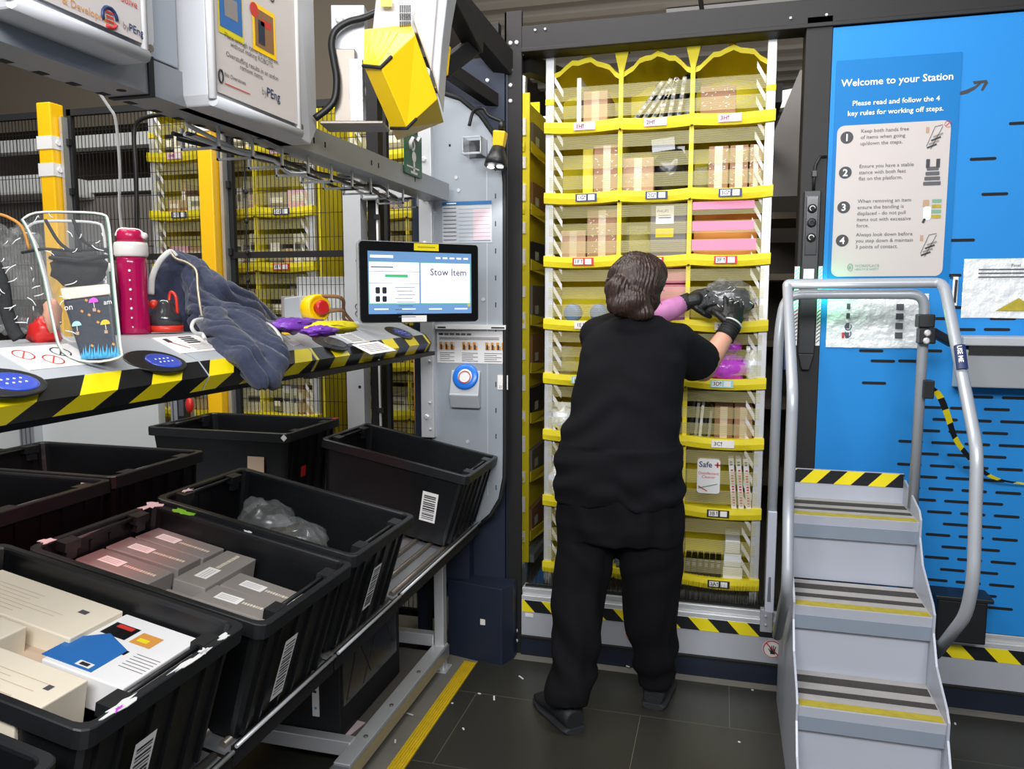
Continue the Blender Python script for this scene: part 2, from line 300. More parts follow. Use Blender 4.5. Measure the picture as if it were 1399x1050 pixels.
b = MB(); b.bar((-.8, 3.15, 2.44), (-.2, 4.6, 2.44), .05, .07, 'black_frame'); b.bar((.17, 3.3, 2.3), (.17, 4.9, 2.3), .05, .07, 'black_frame'); b.build('brace', t)
b = MB(); b.bar((-.86, YW + .02, 2.42), (-1.1, 2.5, 2.72), .07, .09, 'black_frame'); b.bar((-.9, YW + .02, 2.28), (-1.14, 2.6, 2.42), .05, .05, 'black_frame'); b.build('bracket_arm', t, .003)
b = MB(); b.box(-.795, 3.2, YW - .01, YW + .05, 0, .088, 'dark_navy'); b.box(-.795, 3.2, YW - .014, YW, .075, .088, 'black_frame'); b.build('base_plinth', t, .003)
# kick plate
t = thing('kick_plate', (-.3, 3.06, .088), 'long grey kick plate with hazard tape and silver rail below the pod', 'kick plate')
for x0, x1 in ((-.79, .66), (.665, 3.2)):
    b = MB(); b.box(x0, x1, YW - .012, YW + .03, .089, .245, 'grey_paint'); b.build('plate', t, .002)
    b = MB(); b.box(x0 + .003, x1 - .003, YW - .0135, YW - .011, .193, .243, 'hazard_wall'); b.build('hazard_tape', t)
    b = MB(); b.box(x0, x1, YW - .01, YW + .06, .245, .262, 'alu_light'); b.box(x0, x1, YW + .004, YW + .06, .262, .278, 'alu_light'); b.box(x0, x1, YW + .0, YW + .06, .278, .292, 'alu_light'); b.build('rail', t, .002)
def noentry(px, py):
    c = at(px, py, Y=YW - .0135); b = MB(); n = 28
    b.lathe([(.036, 0), (.036, .001)], c, 'label_white', n, (0, -1, 0))
    R = [(c.x + .033 * math.cos(a), YW - .0155, c.z + .033 * math.sin(a)) for a in [2 * math.pi * i / n for i in range(n)]]
    b.tube(R, .0028, 'red_ink', 6, closed=True, flat=.4); b.build
    o = b.build('sign_disc', t)
    h = MB(); hx, hz, Y = c.x + .002, c.z - .004, YW - .0162
    h.box(hx - .009, hx + .009, Y, Y + .001, hz - .016, hz + .004, 'ink')
    for k, (dx, l) in enumerate(((-.008, .014), (-.003, .018), (.002, .019), (.007, .015))): h.bar((hx + dx, Y, hz + .002), (hx + dx * 1.5, Y, hz + l), .0032, .001, 'ink', (0, 1, 0))
    h.bar((hx - .008, Y, hz - .008), (hx - .016, Y, hz + .004), .0035, .001, 'ink', (0, 1, 0))
    h.bar((c.x - .022, Y - .001, c.z + .022), (c.x + .022, Y - .001, c.z - .022), .004, .001, 'red_ink', (0, 1, 0)); h.build('hand_symbol', o)
noentry(1055, 886); noentry(866, 866)
b = MB(); p = at(723, 840, Y=YW - .013); b.box(p.x - .017, p.x + .017, YW - .0145, YW - .012, p.z - .007, p.z + .007, 'label_white'); b.build('label', t)
b = MB(); p = at(1046, 845, Y=YW - .02); b.box(p.x - .02, p.x + .025, YW - .03, YW, p.z - .05, p.z + .04, 'grey_paint'); bolts(b, [(p.x, YW - .03, p.z - .02), (p.x, YW - .03, p.z + .015)], .006); b.build('corner_bracket', t, .003)
# brush strip
b = MB(); rnd = random.Random(3)
b.box(-.78, .25, 3.085, 3.10, .292, .30, 'black_matte')
for i in range(520):
    x = -.77 + i * .00195; h = .075 + rnd.random() * .02; l = rnd.uniform(-.004, .004)
    b.add([(x, 3.09 + (i % 3) * .004, .298), (x + .0022, 3.09 + (i % 3) * .004, .298), (x + .0018 + l, 3.092 + (i % 3) * .004, .298 + h)], [(0, 1, 2)], 'bristle')
tag(b.build('brush_strip'), 'strip of black bristles along the threshold below the pod', 'brush')
# ---------------- blue panel ----------------
t = thing('slotted_wall', (1.0, 3.08, .3), 'big bright blue slotted wall panel behind the step ladder', 'panel')
b = MB(); b.box(.345, 3.2, YW, YW + .03, .295, 2.455, 'blue_panel')
rnd = random.Random(12)
def slot(x, z, wd=.082, h=.0105): b.rect((0, YW, 0), EX, EZ, x - wd / 2, x + wd / 2, z - h / 2, z + h / 2, 'slot_dark', .0008, rad=h / 2)
hid = [(1343, 217), (1359, 265), (1314, 328), (1397, 168), (1296, 376), (1308, 420), (1281, 435), (1370, 435), (1315, 450), (1362, 450), (1190, 479), (1270, 479), (1206, 493), (1244, 493), (1194, 523), (1230, 467)]
for x, y in hid: p = at(x, y, Y=YW); slot(p.x, p.z)
z0 = at(1300, 541, Y=YW).z
for r in range(0, 19):
    z = z0 - r * .0425; off = .054 if r % 2 else 0
    for c in range(0, 26):
        x = .56 + c * .108 + off
        lim = (.84, .66, .72, .68, .66, .70, .62, .60, .66, .72, .76, .76)[min(r, 11)]
        if x < lim or x > 1.045: continue
        slot(x, z)
b.build('sheet', t)
# arrow of the logo, to the right of the poster
b = MB(); pts = [at(x, y, Y=YW - .0012) for x, y in ((1311, 127), (1322, 124), (1332, 119), (1341, 112))]
L_ = []; U_ = []
for i, p in enumerate(pts): th = (.007, .0085, .007, .004)[i]; L_.append(p + Vector((0, 0, -th))); U_.append(p + Vector((0, 0, th * .6)))
for i in range(3): b.add([L_[i], L_[i + 1], U_[i + 1], U_[i]], [(0, 1, 2, 3)], 'ink')
A = [at(x, y, Y=YW - .0012) for x, y in ((1329, 111), (1348, 109), (1350, 113), (1343, 124), (1340, 123), (1345, 113), (1331, 115))]; b.add(A, [tuple(range(6, -1, -1))], 'ink'); b.build('arrow_logo', t)
# poster
t = thing('instruction_poster', (.555, 3.069, 1.56), 'blue station rules poster with four numbered rules on the blue panel', 'poster')
PO = Vector((.36, YW - .003, 1.56)); b = MB(); b.rect(PO, EX, EZ, 0, .40, 0, .78, 'poster_blue', .0, rad=.004, th=.002); b.build('sheet', t)
b = MB(); b.rect(PO, EX, EZ, .012, .378, .022, .555, 'poster_white', .001, rad=.025, th=.0009); b.build('rules_panel', t)
b = MB(); b.text('Welcome to your Station', PO + Vector((.198, 0, .690)), EX, EZ, .0345, 'white_print', 'CENTER', .001, .012)
b.text('Please read and follow the 4', PO + Vector((.198, 0, .622)), EX, EZ, .0245, 'white_print', 'CENTER', .001, .008)
b.text('key rules for working off steps.', PO + Vector((.198, 0, .588)), EX, EZ, .0245, 'white_print', 'CENTER', .001, .008); b.build('heading', t)
rules = [(.525, ('Keep both hands free', 'of items when going', 'up/down the steps.')), (.403, ('Ensure you have a stable', 'stance with both feet', 'flat on the platform.')),
         (.281, ('When removing an item', 'ensure the banding is', 'displaced - do not pull', 'items out with excessive', 'force.')), (.163, ('Always look down before', 'you step down & maintain', '3 points of contact.'))]
for i, (z, ls) in enumerate(rules):
    d = MB(); d.lathe([(.0215, 0), (.0215, .0006)], PO + Vector((.045, -.001, z - .012)), 'ink', 24, (0, -1, 0))
    d.text(str(i + 1), PO + Vector((.045, -.0016, z - .0235)), EX, EZ, .034, 'white_print', 'CENTER', .0009, .02); d.build('number_disc', t)
    b = MB()
    for k, s in enumerate(ls): b.text(s, PO + Vector((.09, 0, z + .002 - k * .0215)), EX, EZ, .0178, 'ink_grey', 'LEFT', .0022, .004)
    b.build('rule_text', t)
for i, z in enumerate((.50, .381, .252, .130)):
    b = MB(); o = PO + Vector((.318, -.0022, z))
    if i in (0, 3):
        b.bar(o + Vector((-.0, 0, -.04)), o + Vector((.034, 0, .035)), .002, .0004, 'ink_grey', EY); b.bar(o + Vector((-.014, 0, -.03)), o + Vector((.01, 0, .035)), .002, .0004, 'ink_grey', EY); b.bar(o + Vector((.01, 0, .035)), o + Vector((.034, 0, .04)), .002, .0004, 'ink_grey', EY)
        for k in range(4): b.bar(o + Vector((-.012 + k * .006, 0, -.036 + k * .012)), o + Vector((.018 + k * .006, 0, -.024 + k * .012)), .006, .0004, 'ink' if k % 2 == 0 else 'item_grey', EY)
        b.rect(o, EX, EZ, -.018, -.008, .015, .035, 'cardboard_pale', .0001)
        if i == 0: b.tube([o + Vector((.05 + .011 * math.cos(q), 0, .042 + .011 * math.sin(q))) for q in [k * .6283 for k in range(10)]], .0012, 'red_ink', 5, closed=True, flat=.3); b.bar(o + Vector((.043, 0, .035)), o + Vector((.057, 0, .049)), .003, .0004, 'red_ink', EY)
    elif i == 1:
        for k, wd in enumerate((.056, .05, .044, .038)): b.rect(o, EX, EZ, .01 - wd / 2, .01 + wd / 2, -.045 + k * .017, -.032 + k * .017, 'ink_grey', .0001, rad=.003)
        for dx in (-.006, .026): b.bar(o + Vector((dx, 0, .015)), o + Vector((dx, 0, .045)), .012, .0004, 'ink', EY)
    else:
        b.rect(o, EX, EZ, -.015, .005, .01, .035, 'cardboard_pale', .0001, rad=.004); b.rect(o, EX, EZ, -.012, .012, -.035, .012, 'alu_light', .0002, rad=.008)
        for k in range(4): b.rect(o, EX, EZ, .014, .044, -.03 + k * .018, -.018 + k * .018, 'tread_yellow' if k % 2 == 0 else 'piping_green', .0001)
        b.bar(o + Vector((-.012, 0, -.045)), o + Vector((-.006, 0, -.03)), .008, .0004, 'ink', EY)
    b.build('rule_picture', t)
b = MB(); o = PO + Vector((.075, -.0022, .055))
b.tube([o + Vector((.009 * math.cos(q), 0, .013 * math.sin(q))) for q in [k * .5236 for k in range(12)]], .0016, 'piping_green', 5, closed=True, flat=.3); b.rect(o, EX, EZ, -.004, .004, -.006, .004, 'piping_green', .0001, rad=.002)
b.text('WORKPLACE', o + Vector((.016, 0, .001)), EX, EZ, .0135, 'piping_green'); b.text('HEALTH & SAFETY', o + Vector((.016, 0, -.010)), EX, EZ, .0098, 'piping_green'); b.build('safety_logo', t)
# switch strip on the post
t = thing('switch_panel', (.3, 3.06, 1.25), 'narrow black switch strip with round buttons on the steel post', 'switch panel')
b = MB(); b.box(.268, .325, YW - .022, YW, 1.30, 1.89, 'black_plastic'); b.prism([(.268, YW - .022, 1.30), (.325, YW - .022, 1.30), (.31, YW - .022, 1.24), (.283, YW - .022, 1.24)], (0, .022, 0), 'black_plastic'); b.build('body', t, .003)
b = MB(); b.box(.276, .317, YW - .028, YW - .02, 1.66, 1.87, 'smoke_plastic'); b.build('button_plate', t, .002)
for z, m in ((1.825, 'white_print'), (1.775, 'ink_grey'), (1.722, 'white_print')):
    b = MB(); b.lathe([(.016, 0), (.016, .005), (.013, .009), (.005, .01)], (.2965, YW - .028, z), 'black_matte', 20, (0, -1, 0)); b.tube([(.2965 + .009 * math.cos(a), YW - .0385, z + .009 * math.sin(a)) for a in [k * .6283 for k in range(8 if m != 'ink_grey' else 10)]], .0014, m, 5); b.build('button', t)
b = MB(); b.box(.276, .312, YW - .024, YW - .02, 1.575, 1.61, 'alu_light'); b.box(.282, .308, YW - .0245, YW - .02, 1.545, 1.57, 'alu_light'); b.build('label', t)
b = MB(); b.tube([(.30, YW - .012, 1.89), (.30, YW - .014, 1.93), (.303, YW - .015, 1.98), (.318, YW - .012, 2.01), (.34, YW - .004, 2.01)], .005, 'wire_black', 8); b.box(.293, .307, YW - .022, YW - .004, 1.94, 1.96, 'black_plastic'); b.build('cable', t)
for i, (x0, x1) in enumerate(((.247, .264), (.329, .343))):
    b = MB(); b.box(x0, x1, YW - .006, YW, 1.33, 1.62, 'label_white')
    for k in range(20): b.bar((x0 + .001, YW - .0065, 1.34 + k * .0138), (x1 - .001, YW - .0065, 1.352 + k * .0138), .003, .0006, 'led_green' if k > 8 else 'ink', EY)  # upper bars emit: the green LED glow is put into the hatching
    tag(b.build('green_glow_sticker'), 'hatched white reflective sticker with painted green glow on the steel post, ' + ('left' if i == 0 else 'right') + ' of the switch strip', 'sticker')
# sheets on the blue panel
def crumple(b, o, wd, h, m, amp=.004, n=18, seed=0):
    vs = []; fs = []
    for j in range(n + 1):
        for i in range(n + 1):
            u, v = i / n, j / n; z = abs(noise.noise(Vector((u * 6 + seed, v * 9, 0)))) * amp + .001
            vs.append((o[0] + u * wd, o[1] - z, o[2] + v * h + noise.noise(Vector((u * 3, v * 3, seed + 4))) * .002))
    for j in range(n):
        for i in range(n): a = j * (n + 1) + i; fs.append((a, a + 1, a + n + 2, a + n + 1))
    b.add(vs, fs, m, True)
t = thing('plastic_wallet', (.5, 3.06, 1.30), 'crinkled silver plastic wallet taped to the blue panel behind the ladder hoop', 'wallet')
b = MB(); crumple(b, (.365, YW - .002, 1.325), .335, .195, 'foil', .006, seed=2); b.build('sleeve', t)
b = MB(); o = Vector((.43, YW - .0085, 1.36))
for k in range(4): b.rect(o, EX, EZ, 0, .012, k * .035, .02 + k * .035, 'ink_grey', .0002); b.rect(o, EX, EZ, .165, .19, k * .034, .022 + k * .034, 'ink_grey', .0002)
b.text('CC', o + Vector((.02, 0, 0)), EZ, -EX, .035, 'label_navy'); b.rect(o, EX, EZ, -.012, -.004, 0, .02, 'red_ink', .0002); b.build('print', t)
t = thing('notice_sheet', (.98, 3.06, 1.38), 'crinkled pale notice sheet on the blue panel above the grey tray', 'notice')
b = MB(); crumple(b, (.805, YW - .002, 1.435), .46, .205, 'foil', .005, seed=9); b.build('sleeve', t)
b = MB(); o = Vector((.82, YW - .0085, 1.45)); b.text('Panel', o + Vector((.13, 0, .162)), EX, EZ, .014, 'ink_grey')
for k in range(3): b.rect(o, EX, EZ, .03, .40, .125 + k * .013, .129 + k * .013, 'ink_grey', .0002)
b.add([o + Vector((.09, 0, .01)), o + Vector((.22, 0, .01)), o + Vector((.16, 0, .055))], [(0, 1, 2)], 'tread_yellow'); b.build('print', t)
t = thing('wall_tray', (1.0, 2.96, 1.2), 'grey plastic tray with dark trim fixed to the blue panel', 'tray')
b = MB(); b.prism([(.79, 2.93, 1.33), (.79, YW, 1.33), (.79, YW, 1.19), (.79, 2.97, 1.20)], (1.0, 0, 0), 'housing_grey'); b.build('tray_body', t, .004)
b = MB(); b.box(.80, 1.8, 2.925, 2.935, 1.315, 1.345, 'black_frame'); b.build('trim', t); b = MB(); b.box(.78, 1.8, 2.92, YW, 1.345, 1.375, 'grey_paint'); b.build('rim', t, .004)
t = thing('storage_bin', (.87, 3.0, .1), 'black plastic bin pushed under the blue panel beside the ladder', 'bin')
b = MB(); b.box(.76, .92, 2.96, YW - .016, .29, .445, 'black_plastic'); b.build('bin_body', t, .006); b = MB(); b.box(.75, .935, 2.95, YW - .014, .445, .46, 'black_plastic'); b.build('rim', t, .003)
b = MB(); o = at(1304, 378, Y=YW - .01); b.bar(o + Vector((-.012, 0, 0)), o + Vector((.005, 0, 0)), .005, .008, 'black_plastic'); b.bar(o + Vector((.004, 0, 0)), o + Vector((.004, 0, -.1)), .016, .006, 'label_white', EY); b.bar(o + Vector((.006, -.004, -.01)), o + Vector((.004, -.004, -.09)), .008, .005, 'black_plastic', EY)
tag(b.build('marker_pen'), 'pen hanging from a clip on the blue panel below the poster', 'pen')
# ---------------- step ladder ----------------
t = thing('step_ladder', (.43, 2.55, 0), 'grey steel step ladder with handrails in front of the blue panel', 'ladder')
X0, X1 = .237, .622; T = [(2.265, .34), (2.465, .563), (2.685, .79)]; YB = 2.93
for i, (y, z) in enumerate([(2.055, .12)] + T):
    yb = y + .235 if i < 3 else YB
    b = MB(); b.prism([(X0, y, z - .012), (X0, y, z), (X0, yb, z), (X0, yb, z - .03)], (X1 - X0, 0, 0), 'tread_grey')
    b.box(X0 + .004, X1 - .004, y + .002, y + .036, z, z + .0015, 'tread_yellow')
    for y2, y3 in ((.075, .105), (.15, .195)): b.box(X0 + .004, X1 - .004, y + y2, min(yb - .003, y + y3), z, z + .0015, 'tread_dark')
    tr = b.build('tread', t)
    b = MB(); zb = [0, .12, .34, .563][i]; z1 = z - .001
    b.prism([(X0, y - .004, z1), (X0, y + .006, z1 - .075), (X0, y + .03, z1 - .085), (X0, y + .03, max(0, zb)), (X0, y + .034, max(0, zb)), (X0, y + .034, z1)], (X1 - X0, 0, 0), 'stair_grey')
    b.prism([(X0 + .001, y - .002, z1 - .03), (X0 + .001, y + .0055, z1 - .074), (X0 + .001, y + .0068, z1 - .074), (X0 + .001, y, z1 - .03)], (X1 - X0 - .002, 0, 0), 'stair_band'); b.build('riser', t)
for s, x in ((-1, X0), (1, X1)):
    b = MB(); pr = [(2.03, 0)]
    for i, (y, z) in enumerate([(2.055, .12)] + T): pr += [(y - .012, z - .07), (y - .012, z - .015), (y + .02, z + .012), (y + .16, z + .06)]
    pr = [(2.03, 0), (2.03, .10), (2.05, .135), (2.20, .22), (2.25, .30), (2.25, .35), (2.275, .375), (2.40, .44), (2.452, .52), (2.452, .575), (2.48, .60), (2.62, .67), (2.672, .745), (2.672, .80), (2.70, .825), (2.92, .875), (2.935, .87), (2.935, .0)]
    b.prism([(x, y, z) for y, z in pr], (.006 * s, 0, 0), 'stair_grey'); b.build('side_plate', t)
b = MB(); b.box(X0, X1, YB - .004, YB + .004, .79, .895, 'stair_grey'); b.box(X0 + .001, X1 - .001, YB - .0058, YB - .004, .845, .893, 'hazard_stair'); b.build('toe_board', t)
def smooth_path(pts, k=5):
    pts = [Vector(p) for p in pts]; out = []
    for i in range(len(pts) - 1):
        p0 = pts[max(i - 1, 0)]; p1 = pts[i]; p2 = pts[i + 1]; p3 = pts[min(i + 2, len(pts) - 1)]
        for j in range(k):
            q = j / k; out.append(.5 * ((2 * p1) + (p2 - p0) * q + (2 * p0 - 5 * p1 + 4 * p2 - p3) * q * q + (3 * p1 - p0 - 3 * p2 + p3) * q ** 3))
    return out + [pts[-1]]
def fillet(pts, r, k=6):
    pts = [Vector(p) for p in pts]; out = [pts[0]]
    for i in range(1, len(pts) - 1):
        a, p, c = pts[i - 1], pts[i], pts[i + 1]; d1 = (a - p); d2 = (c - p); rr = min(r, d1.length * .45, d2.length * .45)
        s_, e = p + d1.normalized() * rr, p + d2.normalized() * rr
        for j in range(k + 1): q = j / k; out.append((1 - q) ** 2 * s_ + 2 * q * (1 - q) * p + q * q * e)
    return out + [pts[-1]]
rp = .0165
RR = [(.645, 2.50, .42), (.672, 2.34, .56), (.672, 2.285, .68), (.672, 2.28, 1.06), (.665, 2.70, 1.53), (.66, 2.75, 1.545), (.205, 2.72, 1.545), (.2, 2.67, 1.54), (.2, 2.385, 1.22), (.2, 2.345, .68), (.205, 2.40, .56), (.222, 2.56, .41)]
RR = [at(1278, 893, X=.642), at(1320, 840, X=.665), at(1330, 790, X=.665), at(1335, 615, X=.665), at(1291, 393, X=.665), at(1284, 386, X=.66), at(1076, 388, X=.2), at(1076, 394, X=.2), at(1083, 540, X=.2), at(1077, 690, X=.2), at(1076, 800, X=.2), at(1062, 868, X=.205)]
b = MB(); b.tube(fillet(RR, .05), rp, 'rail_grey', 12); b.build('handrail', t)
b = MB(); b.tube(fillet([(.178, 2.75, .46), (.180, 2.76, 1.40), (.20, 2.80, 1.517), (.625, 2.80, 1.517), (.632, 2.81, 1.42), (.632, 2.82, .80)], .09), rp, 'rail_grey', 12); b.build('guard_hoop', t)
b = MB(); b.box(.165, .195, 2.735, 2.765, .42, .78, 'stair_grey'); b.build('hoop_sleeve', t, .003)
for px, py, X in ((1078, 490, .2), (1313, 490, .665)):
    c = at(px, py, X=X); up = (at(px + (0 if px < 1200 else 5), py + 20, X=X) - at(px, py - 20, X=X)).normalized(); up = -up
    nrm = (C0 - c); nrm = (nrm - up * nrm.dot(up)).normalized(); rx = up.cross(nrm)
    b = MB(); pts = []
    for j in range(2):
        ring = []
        for i in range(7):
            a = math.radians(-60 + 20 * i); ring.append(c + up * (.04 if j else -.04) + (nrm * math.cos(a) + rx * math.sin(a)) * (rp + .001))
        pts.append(ring)
    b.loft(pts, 'label_navy', True, False, False)
    b.text('USE ME', c + nrm * (rp + .0015) + up * .034 - rx * .006, -up, rx, .017, 'white_print', 'LEFT', .001, .02); b.build('sticker', t)
# belt barrier clamped to the guard hoop
t = thing('belt_clamp', (.632, 2.79, 1.36), 'black clamp and arm fixed to the inner ladder hoop', 'clamp')
b = MB(); c = at(1265, 448, Y=2.79); b.box(c.x - .026, c.x + .022, 2.77, 2.83, c.z + .002, c.z + .045, 'black_plastic'); b.box(c.x - .022, c.x + .026, 2.765, 2.82, c.z - .05, c.z, 'black_plastic')
b.bar(c + Vector((.02, 0, -.012)), at(1300, 468, Y=2.87), .02, .03, 'black_plastic'); b.build('clamp_body', t, .004)
b = MB(); bolts(b, [(c.x, 2.766, c.z - .015), (c.x - .002, 2.766, c.z - .04)], .011); b.build('bolt', t)
t = thing('belt_barrier', (.66, 2.8, 1.17), 'black and yellow belt hanging in an arc from a black reel on the hoop', 'belt')
c = at(1268, 533, Y=2.80); b = MB(); b.box(c.x - .018, c.x + .012, 2.77, 2.81, c.z - .025, c.z + .035, 'black_plastic'); b.build('reel', t, .003)
P_ = smooth_path([at(x, y, Y=Y) for x, y, Y in ((1270, 530, 2.8), (1283, 540, 2.82), (1294, 565, 2.85), (1305, 598, 2.9), (1322, 622, 2.95), (1342, 643, 2.99), (1365, 655, 3.02), (1402, 661, 3.04), (1440, 664, 3.04))], 5)
b = MB()
for i in range(len(P_) - 1):
    w0 = .011 * (1 - i / len(P_) * .55); tw = .9 + .3 * math.sin(i * .25)
    o0 = Vector((math.sin(tw), 0, math.cos(tw))) * w0; b.quad(P_[i] - o0, P_[i + 1] - o0, P_[i + 1] + o0, P_[i] + o0, 'yellow_tape' if (i // 3) % 2 else 'black_matte', .0015)
b.build('webbing', t)

l = bpy.data.lights.new('sticker_glow', 'POINT'); l.energy = .5; l.color = (.05, 1, .4); l.shadow_soft_size = .03; lo = bpy.data.objects.new('sticker_glow', l); COL.objects.link(lo); lo.location = (.36, 3.03, 1.53)  # added point light that spreads the green glow over the panel
b = MB(); pa = [at(x, y, Y=5.55) for x, y in ((-60, 8), (52, 42), (-60, 58))]; b.prism(pa, (0, .06, 0), 'pods_white'); tag(b.build('light_panel'), 'pale flat panel under the ceiling at the top left corner', 'panel')
b = MB(); a = at(0, 240, Y=4.6); c = at(72, 264, Y=4.6); b.box(a.x - 1, c.x, 4.6, 5.0, c.z, a.z, 'pods_white'); tag(b.build('white_cabinet', bevel=.02), 'white cabinet edge seen through the far left mesh fence', 'cabinet')
# ---------------- grey service plate left of the opening ----------------
t = thing('service_plate', (-1.0, 3.0, .55), 'tall grey metal service plate with rounded right edge left of the opening', 'panel')
yP = 2.985
out = [(-1.155, .62), (-1.0, .55), (-.955, .57), (-.90, .62), (-.86, .69), (-.842, .78), (-.84, .9), (-.84, 1.95), (-.85, 2.05), (-.885, 2.14), (-.94, 2.215), (-1.02, 2.28), (-1.155, 2.33)]
b = MB(); b.prism([(x, yP, z) for x, z in out], (0, .015, 0), 'grey_plate')
for z in [.62 + k * .106 for k in range(15)]: b.rect((0, yP, 0), EX, EZ, -.880, -.876, z, z + .02, 'slot_dark', .0008)
b.rect((0, yP, 0), EX, EZ, -.915, -.912, .7, 2.0, 'alu_light', .0006); b.rect((0, yP, 0), EX, EZ, -1.07, -1.062, 2.1, 2.11, 'slot_dark', .0006)
for x, z in ((-1.03, 1.93), (-1.04, 1.98), (-1.0, .92), (-.99, .86), (-.93, 1.5)): b.lathe([(.007, 0), (.007, .003)], (x, yP, z), 'alu_light', 12, (0, -1, 0))
b.build('plate', t)
b = MB(); b.tube([(x, yP - .002, z) for x, z in out[2:]], .009, 'black_matte', 8); b.build('rubber_edge', t)
b = MB(); b.box(-1.19, -1.135, yP - .03, yP + .03, .935, 2.6, 'alu_light'); bolts(b, [(-1.165, yP - .03, z) for z in (2.05, 1.9, 1.72, 1.02)], .012); bolts(b, [(-1.15, yP - .03, z) for z in (1.25, 1.08, .97)], .006); b.build('flange', t, .003)
b = MB(); b.box(-1.12, -.862, 3.06, 3.08, .30, 2.45, 'navy_plate'); b.box(-1.12, -1.0, 3.0, 3.06, .3, .6, 'navy_plate'); tag(b.build('backing_panel'), 'dark navy panel behind the grey service plate', 'panel')
t = thing('base_cabinet', (-.95, 2.98, 0), 'dark navy base cabinet on the floor left of the kick plate', 'cabinet')
b = MB(); b.prism([(-1.09, 2.98, .0), (-.84, 2.93, .0), (-.81, 3.0, .0), (-.81, 3.06, 0), (-1.09, 3.06, 0)], (0, 0, .33), 'navy_plate'); b.build('body', t, .004)
b = MB(); c = at(661, 849, Y=2.95); b.box(c.x - .014, c.x + .014, 2.945, 2.951, c.z - .012, c.z + .012, 'label_white'); b.build('label', t)
def sheet(name, px0, py0, px1, py1, label, Y=yP - .001, m='paper', cat='paper'):
    a = at(px0, py0, Y=Y); c = at(px1, py1, Y=Y); t = thing(name, ((a.x + c.x) / 2, Y, c.z), label, cat)
    b = MB(); b.rect((0, Y, 0), EX, EZ, a.x, c.x, c.z, a.z, m, .0, th=.001); b.build('sheet', t); return t, a.x, c.x, c.z, a.z, Y - .0005
t, x0, x1, z0, z1, Y = sheet('table_notice', 604, 276, 672, 331, 'laminated notice with blue header and pink table on the grey plate', m='paper')
b = MB(); b.rect((0, Y, 0), EX, EZ, x0, x1, z1 - .014, z1, 'blue_ink', .001); b.rect((0, Y, 0), EX, EZ, x0 + .13, x1 - .003, z0 + .01, z1 - .03, 'paper_pink', .0008)
for k in range(9): b.rect((0, Y, 0), EX, EZ, x0 + .005, x0 + .06, z0 + .012 + k * .0155, z0 + .0145 + k * .0155, 'ink_grey', .001); b.rect((0, Y, 0), EX, EZ, x0 + .07, x1 - .005, z0 + .008 + k * .0155, z0 + .009 + k * .0155, 'blue_ink', .001)
b.rect((0, Y, 0), EX, EZ, x0 + .02, x0 + .06, z1 - .009, z1 - .005, 'white_print', .0014); b.build('print', t)
t, x0, x1, z0, z1, Y = sheet('picture_notice', 597, 452, 692, 497, 'white bulletin sheet with three rows of small pictures under a black clip bar', m='white')
b = MB(); [b.rect((0, Y, 0), EX, EZ, x0 + .008 + k * .024, x0 + .027 + k * .024, z1 - .015, z1 - .008, 'ink' if k == 0 else 'ink_grey', .001) for k in range(6)]
for g in range(3):
    for k in range((3, 3, 4)[g]):
        xx = x0 + .01 + g * .098 + k * .023; zz = z0 + .055; b.rect((0, Y, 0), EX, EZ, xx, xx + .019, zz, zz + .03, 'amber', .001); b.rect((0, Y, 0), EX, EZ, xx + .005, xx + .012, zz, zz + .02, 'ink', .0014); b.rect((0, Y, 0), EX, EZ, xx + .012, xx + .019, zz + .015, zz + .03, 'cloth_pale', .0014)
    for k in range(5): b.rect((0, Y, 0), EX, EZ, x0 + .012 + g * .095, x0 + .075 + g * .1 - (k % 2) * .02, z0 + .008 + k * .008, z0 + .01 + k * .008, 'ink_grey', .001)
for k in range(2): b.rect((0, Y, 0), EX, EZ, x0 + .01, x1 - .03, z1 - .026 - k * .006, z1 - .024 - k * .006, 'ink_grey', .001)
b.build('print', t)
a = at(596, 443, Y=yP); c = at(692, 450, Y=yP); b = MB(); b.box(a.x, c.x, yP - .012, yP, c.z, a.z, 'white'); b.box(a.x + .01, a.x + .045, yP - .0125, yP, c.z + .004, a.z - .008, 'black_matte'); b.box(c.x - .06, c.x - .005, yP - .0125, yP, c.z + .004, a.z - .008, 'black_matte'); b.build('clip_bar', t)
a = at(680, 512, Y=yP); c = at(694, 532, Y=yP); b = MB(); b.box(a.x, c.x, yP - .003, yP, c.z, a.z, 'label_white'); b.text('2176', (a.x + .006, yP - .003, c.z + .006), EX, EZ, .015, 'ink'); tag(b.build('number_tag'), 'small white number tag on the grey plate right of the round blue button', 'tag')
# round blue request button box
t = thing('button_box', (-1.0, 2.96, 1.05), 'grey button box with round blue button and hand symbol on the grey plate', 'button box')
a = at(615, 506, Y=2.96); c = at(655, 558, Y=2.96); b = MB()
b.prism([(a.x, 2.972, a.z), (a.x, 2.985, a.z), (a.x, 2.985, c.z), (a.x, 2.96, c.z), (a.x, 2.94, c.z + .055), (a.x, 2.945, c.z + .06)], (c.x - a.x, 0, 0), 'housing_grey'); b.build('box', t, .004)
cc = at(635, 515, Y=2.955); ax = Vector((0, -.95, .3)).normalized(); b = MB(); b.lathe([(.054, 0), (.054, .006), (.048, .011), (.034, .0115)], cc + Vector((0, .012, 0)), 'blue_ring', 28, ax); b.build('ring', t)
b = MB(); b.lathe([(.030, 0), (.030, .013), (.024, .014)], cc + Vector((0, .012, 0)), 'white', 24, ax); b.tube([cc + ax * .004 + (EX * math.cos(q) + Vector((0, .3, .95)) * math.sin(q)) * .024 for q in [k * .3927 for k in range(16)]], .002, 'red_ink', 6, closed=True)
o = cc + ax * .005 + Vector((0, 0, -.014)); u = Vector((0, .3, .95)).normalized(); b.obox(o + u * .01, (.018, .003, .016), Matrix((EX, -ax, u)).transposed(), 'red_ink')
